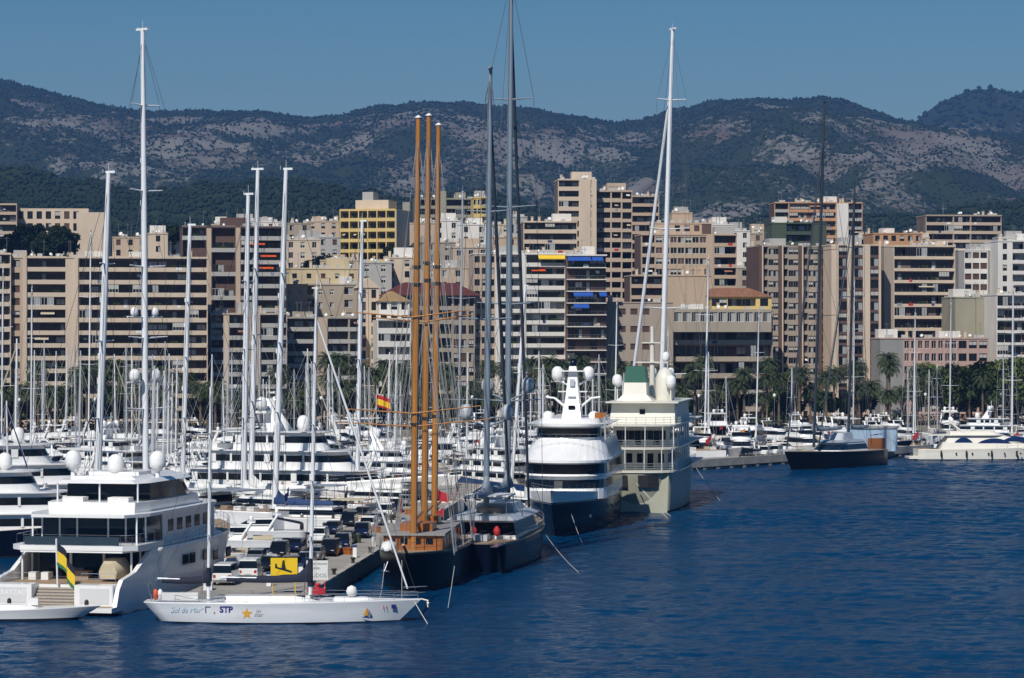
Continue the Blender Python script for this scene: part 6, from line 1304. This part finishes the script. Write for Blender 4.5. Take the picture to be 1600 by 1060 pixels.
def make_tree(h, w, seed, leafm, n=170, size=.42, nb=16):
    r = np.random.default_rng(seed); t = thing('broadleaf_tree', 'x', 'tree'); b = MB(); b.tube((0, 0, 0), (.1, 0, h*.45), .3, .2, 8); bl = []
    for i in range(nb):
        a = r.uniform(0, 6.28); q = r.uniform(.15, 1)**.6; z = h*(.42 + .48*r.uniform(0, 1)); c = (math.cos(a)*w*.38*q, math.sin(a)*w*.38*q, z)
        rr = w*r.uniform(.13, .22); bl.append((*c, rr, rr, rr*.8))
        if i < 7: b.tube((.1, 0, h*.4), c, .13, .05, 5)
    b.build('trunk', BARK, t); c = MB(); leaf_crown(c, bl, n, size, seed); c.build('crown', leafm, t); return snapshot(t)
palms = [make_palm(9.5, 11, 3.9, 54), make_palm(12.5, 12, 4.0, 54), make_palm(7.5, 13, 3.7, 54), make_palm(15, 14, 3.7, 50)]
random.seed(99)
PLB = ['medium height date palm along the seafront promenade', 'tall date palm along the seafront promenade', 'short bushy date palm along the seafront promenade', 'very tall slender palm rising along the seafront promenade']
hm = MB(); hr = random.Random(4)
for i in range(15000):
    hx = hr.uniform(-170, 190); p = Vector((hx, float(shore(hx)) + 13 + hr.uniform(-.9, .9), 2 + 2.6*hr.random()**.7)); a = Vector((hr.gauss(0, 1), hr.gauss(0, 1), hr.gauss(0, 1))).normalized(); c = a.orthogonal().normalized(); s = hr.uniform(.15, .38)
    hm.add([p - a*s, p + c*s*.7, p + a*s, p - c*s*.7], [(0, 1, 2, 3)])
tag(hm.mesh and link('filler_hedge', hm.mesh('filler_hedge', LEAFM, recalc=False)), 'long green leaf strip added to darken the line between promenade and road', 'filler_hedge')  # leaves added to darken the pale promenade behind the boats
def put_palm(px, d, ytop=None):
    x = X(px, d); sn = palms[0] if ytop is None else min(palms, key=lambda s: abs((Z(ytop, d) - 4.0) - {palms[0][0].name: 9.5, palms[1][0].name: 12.5, palms[2][0].name: 7.5, palms[3][0].name: 15}[s[0].name]))
    if ytop is None: sn = random.choice(palms[:3])
    lb_ = PLB[palms.index(sn)]; copy_tree(sn, None, (x, d, 2.0), random.uniform(0, 6.28), lb_, lb_.split(' along')[0] + 's', random.uniform(.92, 1.1))
for px, d, y in [(970, 722, 538), (1340, 745, 536), (1390, 742, 545), (1098, 738, 550), (530, 690, 545), (600, 700, 520), (622, 702, 530), (880, 718, 552), (905, 720, 548), (860, 716, 552), (60, 668, 560), (165, 672, 550), (185, 676, 548), (760, 712, 560), (790, 714, 552), (1205, 738, 555), (1385, 752, 495), (510, 690, 560), (560, 692, 556), (700, 706, 540), (830, 714, 558)]: put_palm(px, d, y)
for i in range(92):
    px = -20 + i*18 + random.uniform(-10, 10); d = shore(X(px, 700)) + random.uniform(3, 12); put_palm(px, float(d))
trees = [make_tree(9, 9, 1, LEAFB), make_tree(11, 10, 2, LEAFB, nb=20), make_tree(8, 8, 3, LEAFM), make_tree(12, 12, 4, LEAFD, nb=22, size=.5), make_tree(9, 11, 5, LEAFD, nb=18, size=.5)]
def put_tree(k, px, d, z, lb, gp, s=1.0): copy_tree(trees[k], None, (X(px, d), d, z), random.uniform(0, 6.28), lb, gp, s)
for i in range(42):
    px = -10 + i*39 + random.uniform(-14, 14)
    if 1380 < px: continue
    d = float(shore(X(px, 700))) + random.uniform(12, 20); put_tree(2, px, d, 2, 'round green tree in the seafront garden strip', 'seafront garden trees', random.uniform(.85, 1.2))
for i in range(16): put_tree(i % 2, 1455 + i*11 + random.uniform(-6, 6), 736 + random.uniform(-6, 14), 2, 'tall green park tree crowding the street below the olive gable wall', 'park trees below the gable wall', random.uniform(1.25, 1.6))
for i, (px, d) in enumerate([(-10, 985), (12, 975), (35, 968), (58, 962), (80, 958), (100, 955), (120, 960), (22, 950), (48, 945), (70, 940), (92, 940), (5, 940), (150, 975), (170, 985), (195, 990), (215, 1000), (235, 1005), (70, 1060), (30, 1065), (120, 1070)]):
    x = X(px, d); z = float(land_z(np.array(x), np.array(float(d)))); put_tree(3 + i % 2, px, d, z - .5, 'dark evergreen tree on the wooded hill by the cream school', 'hill evergreens', random.uniform(.9, 1.25))
for px, d, y in [(655, 870, 372), (735, 880, 408), (625, 840, 378), (500, 850, 392), (270, 900, 345), (310, 910, 350), (290, 905, 345), (700, 760, 500), (720, 764, 505), (690, 768, 520), (735, 760, 510)]:
    put_tree(4, px, d, Z(y, d) - 9.5, 'dark tree growing between the town houses', 'dark trees among the houses', .9)
for s in palms + trees: drop_tree(s)
for i in range(14):
    px = 30 + i*118; d = float(shore(X(px, 700))) + 2.5
    t = thing('street_lamp', 'slender promenade lamp with a round white globe', 'street lamp', (X(px, d), d, 2.0), group='promenade globe lamps')
    MB().tube((0, 0, 0), (0, 0, 7.5), .09, .06, 6).build('post', FRAMEG, t); MB().lathe((0, 0, 7.4), [(.08, 0), (.32, .2), (.4, .5), (.3, .82), (.05, .95)], 10).build('globe', WHITE, t)
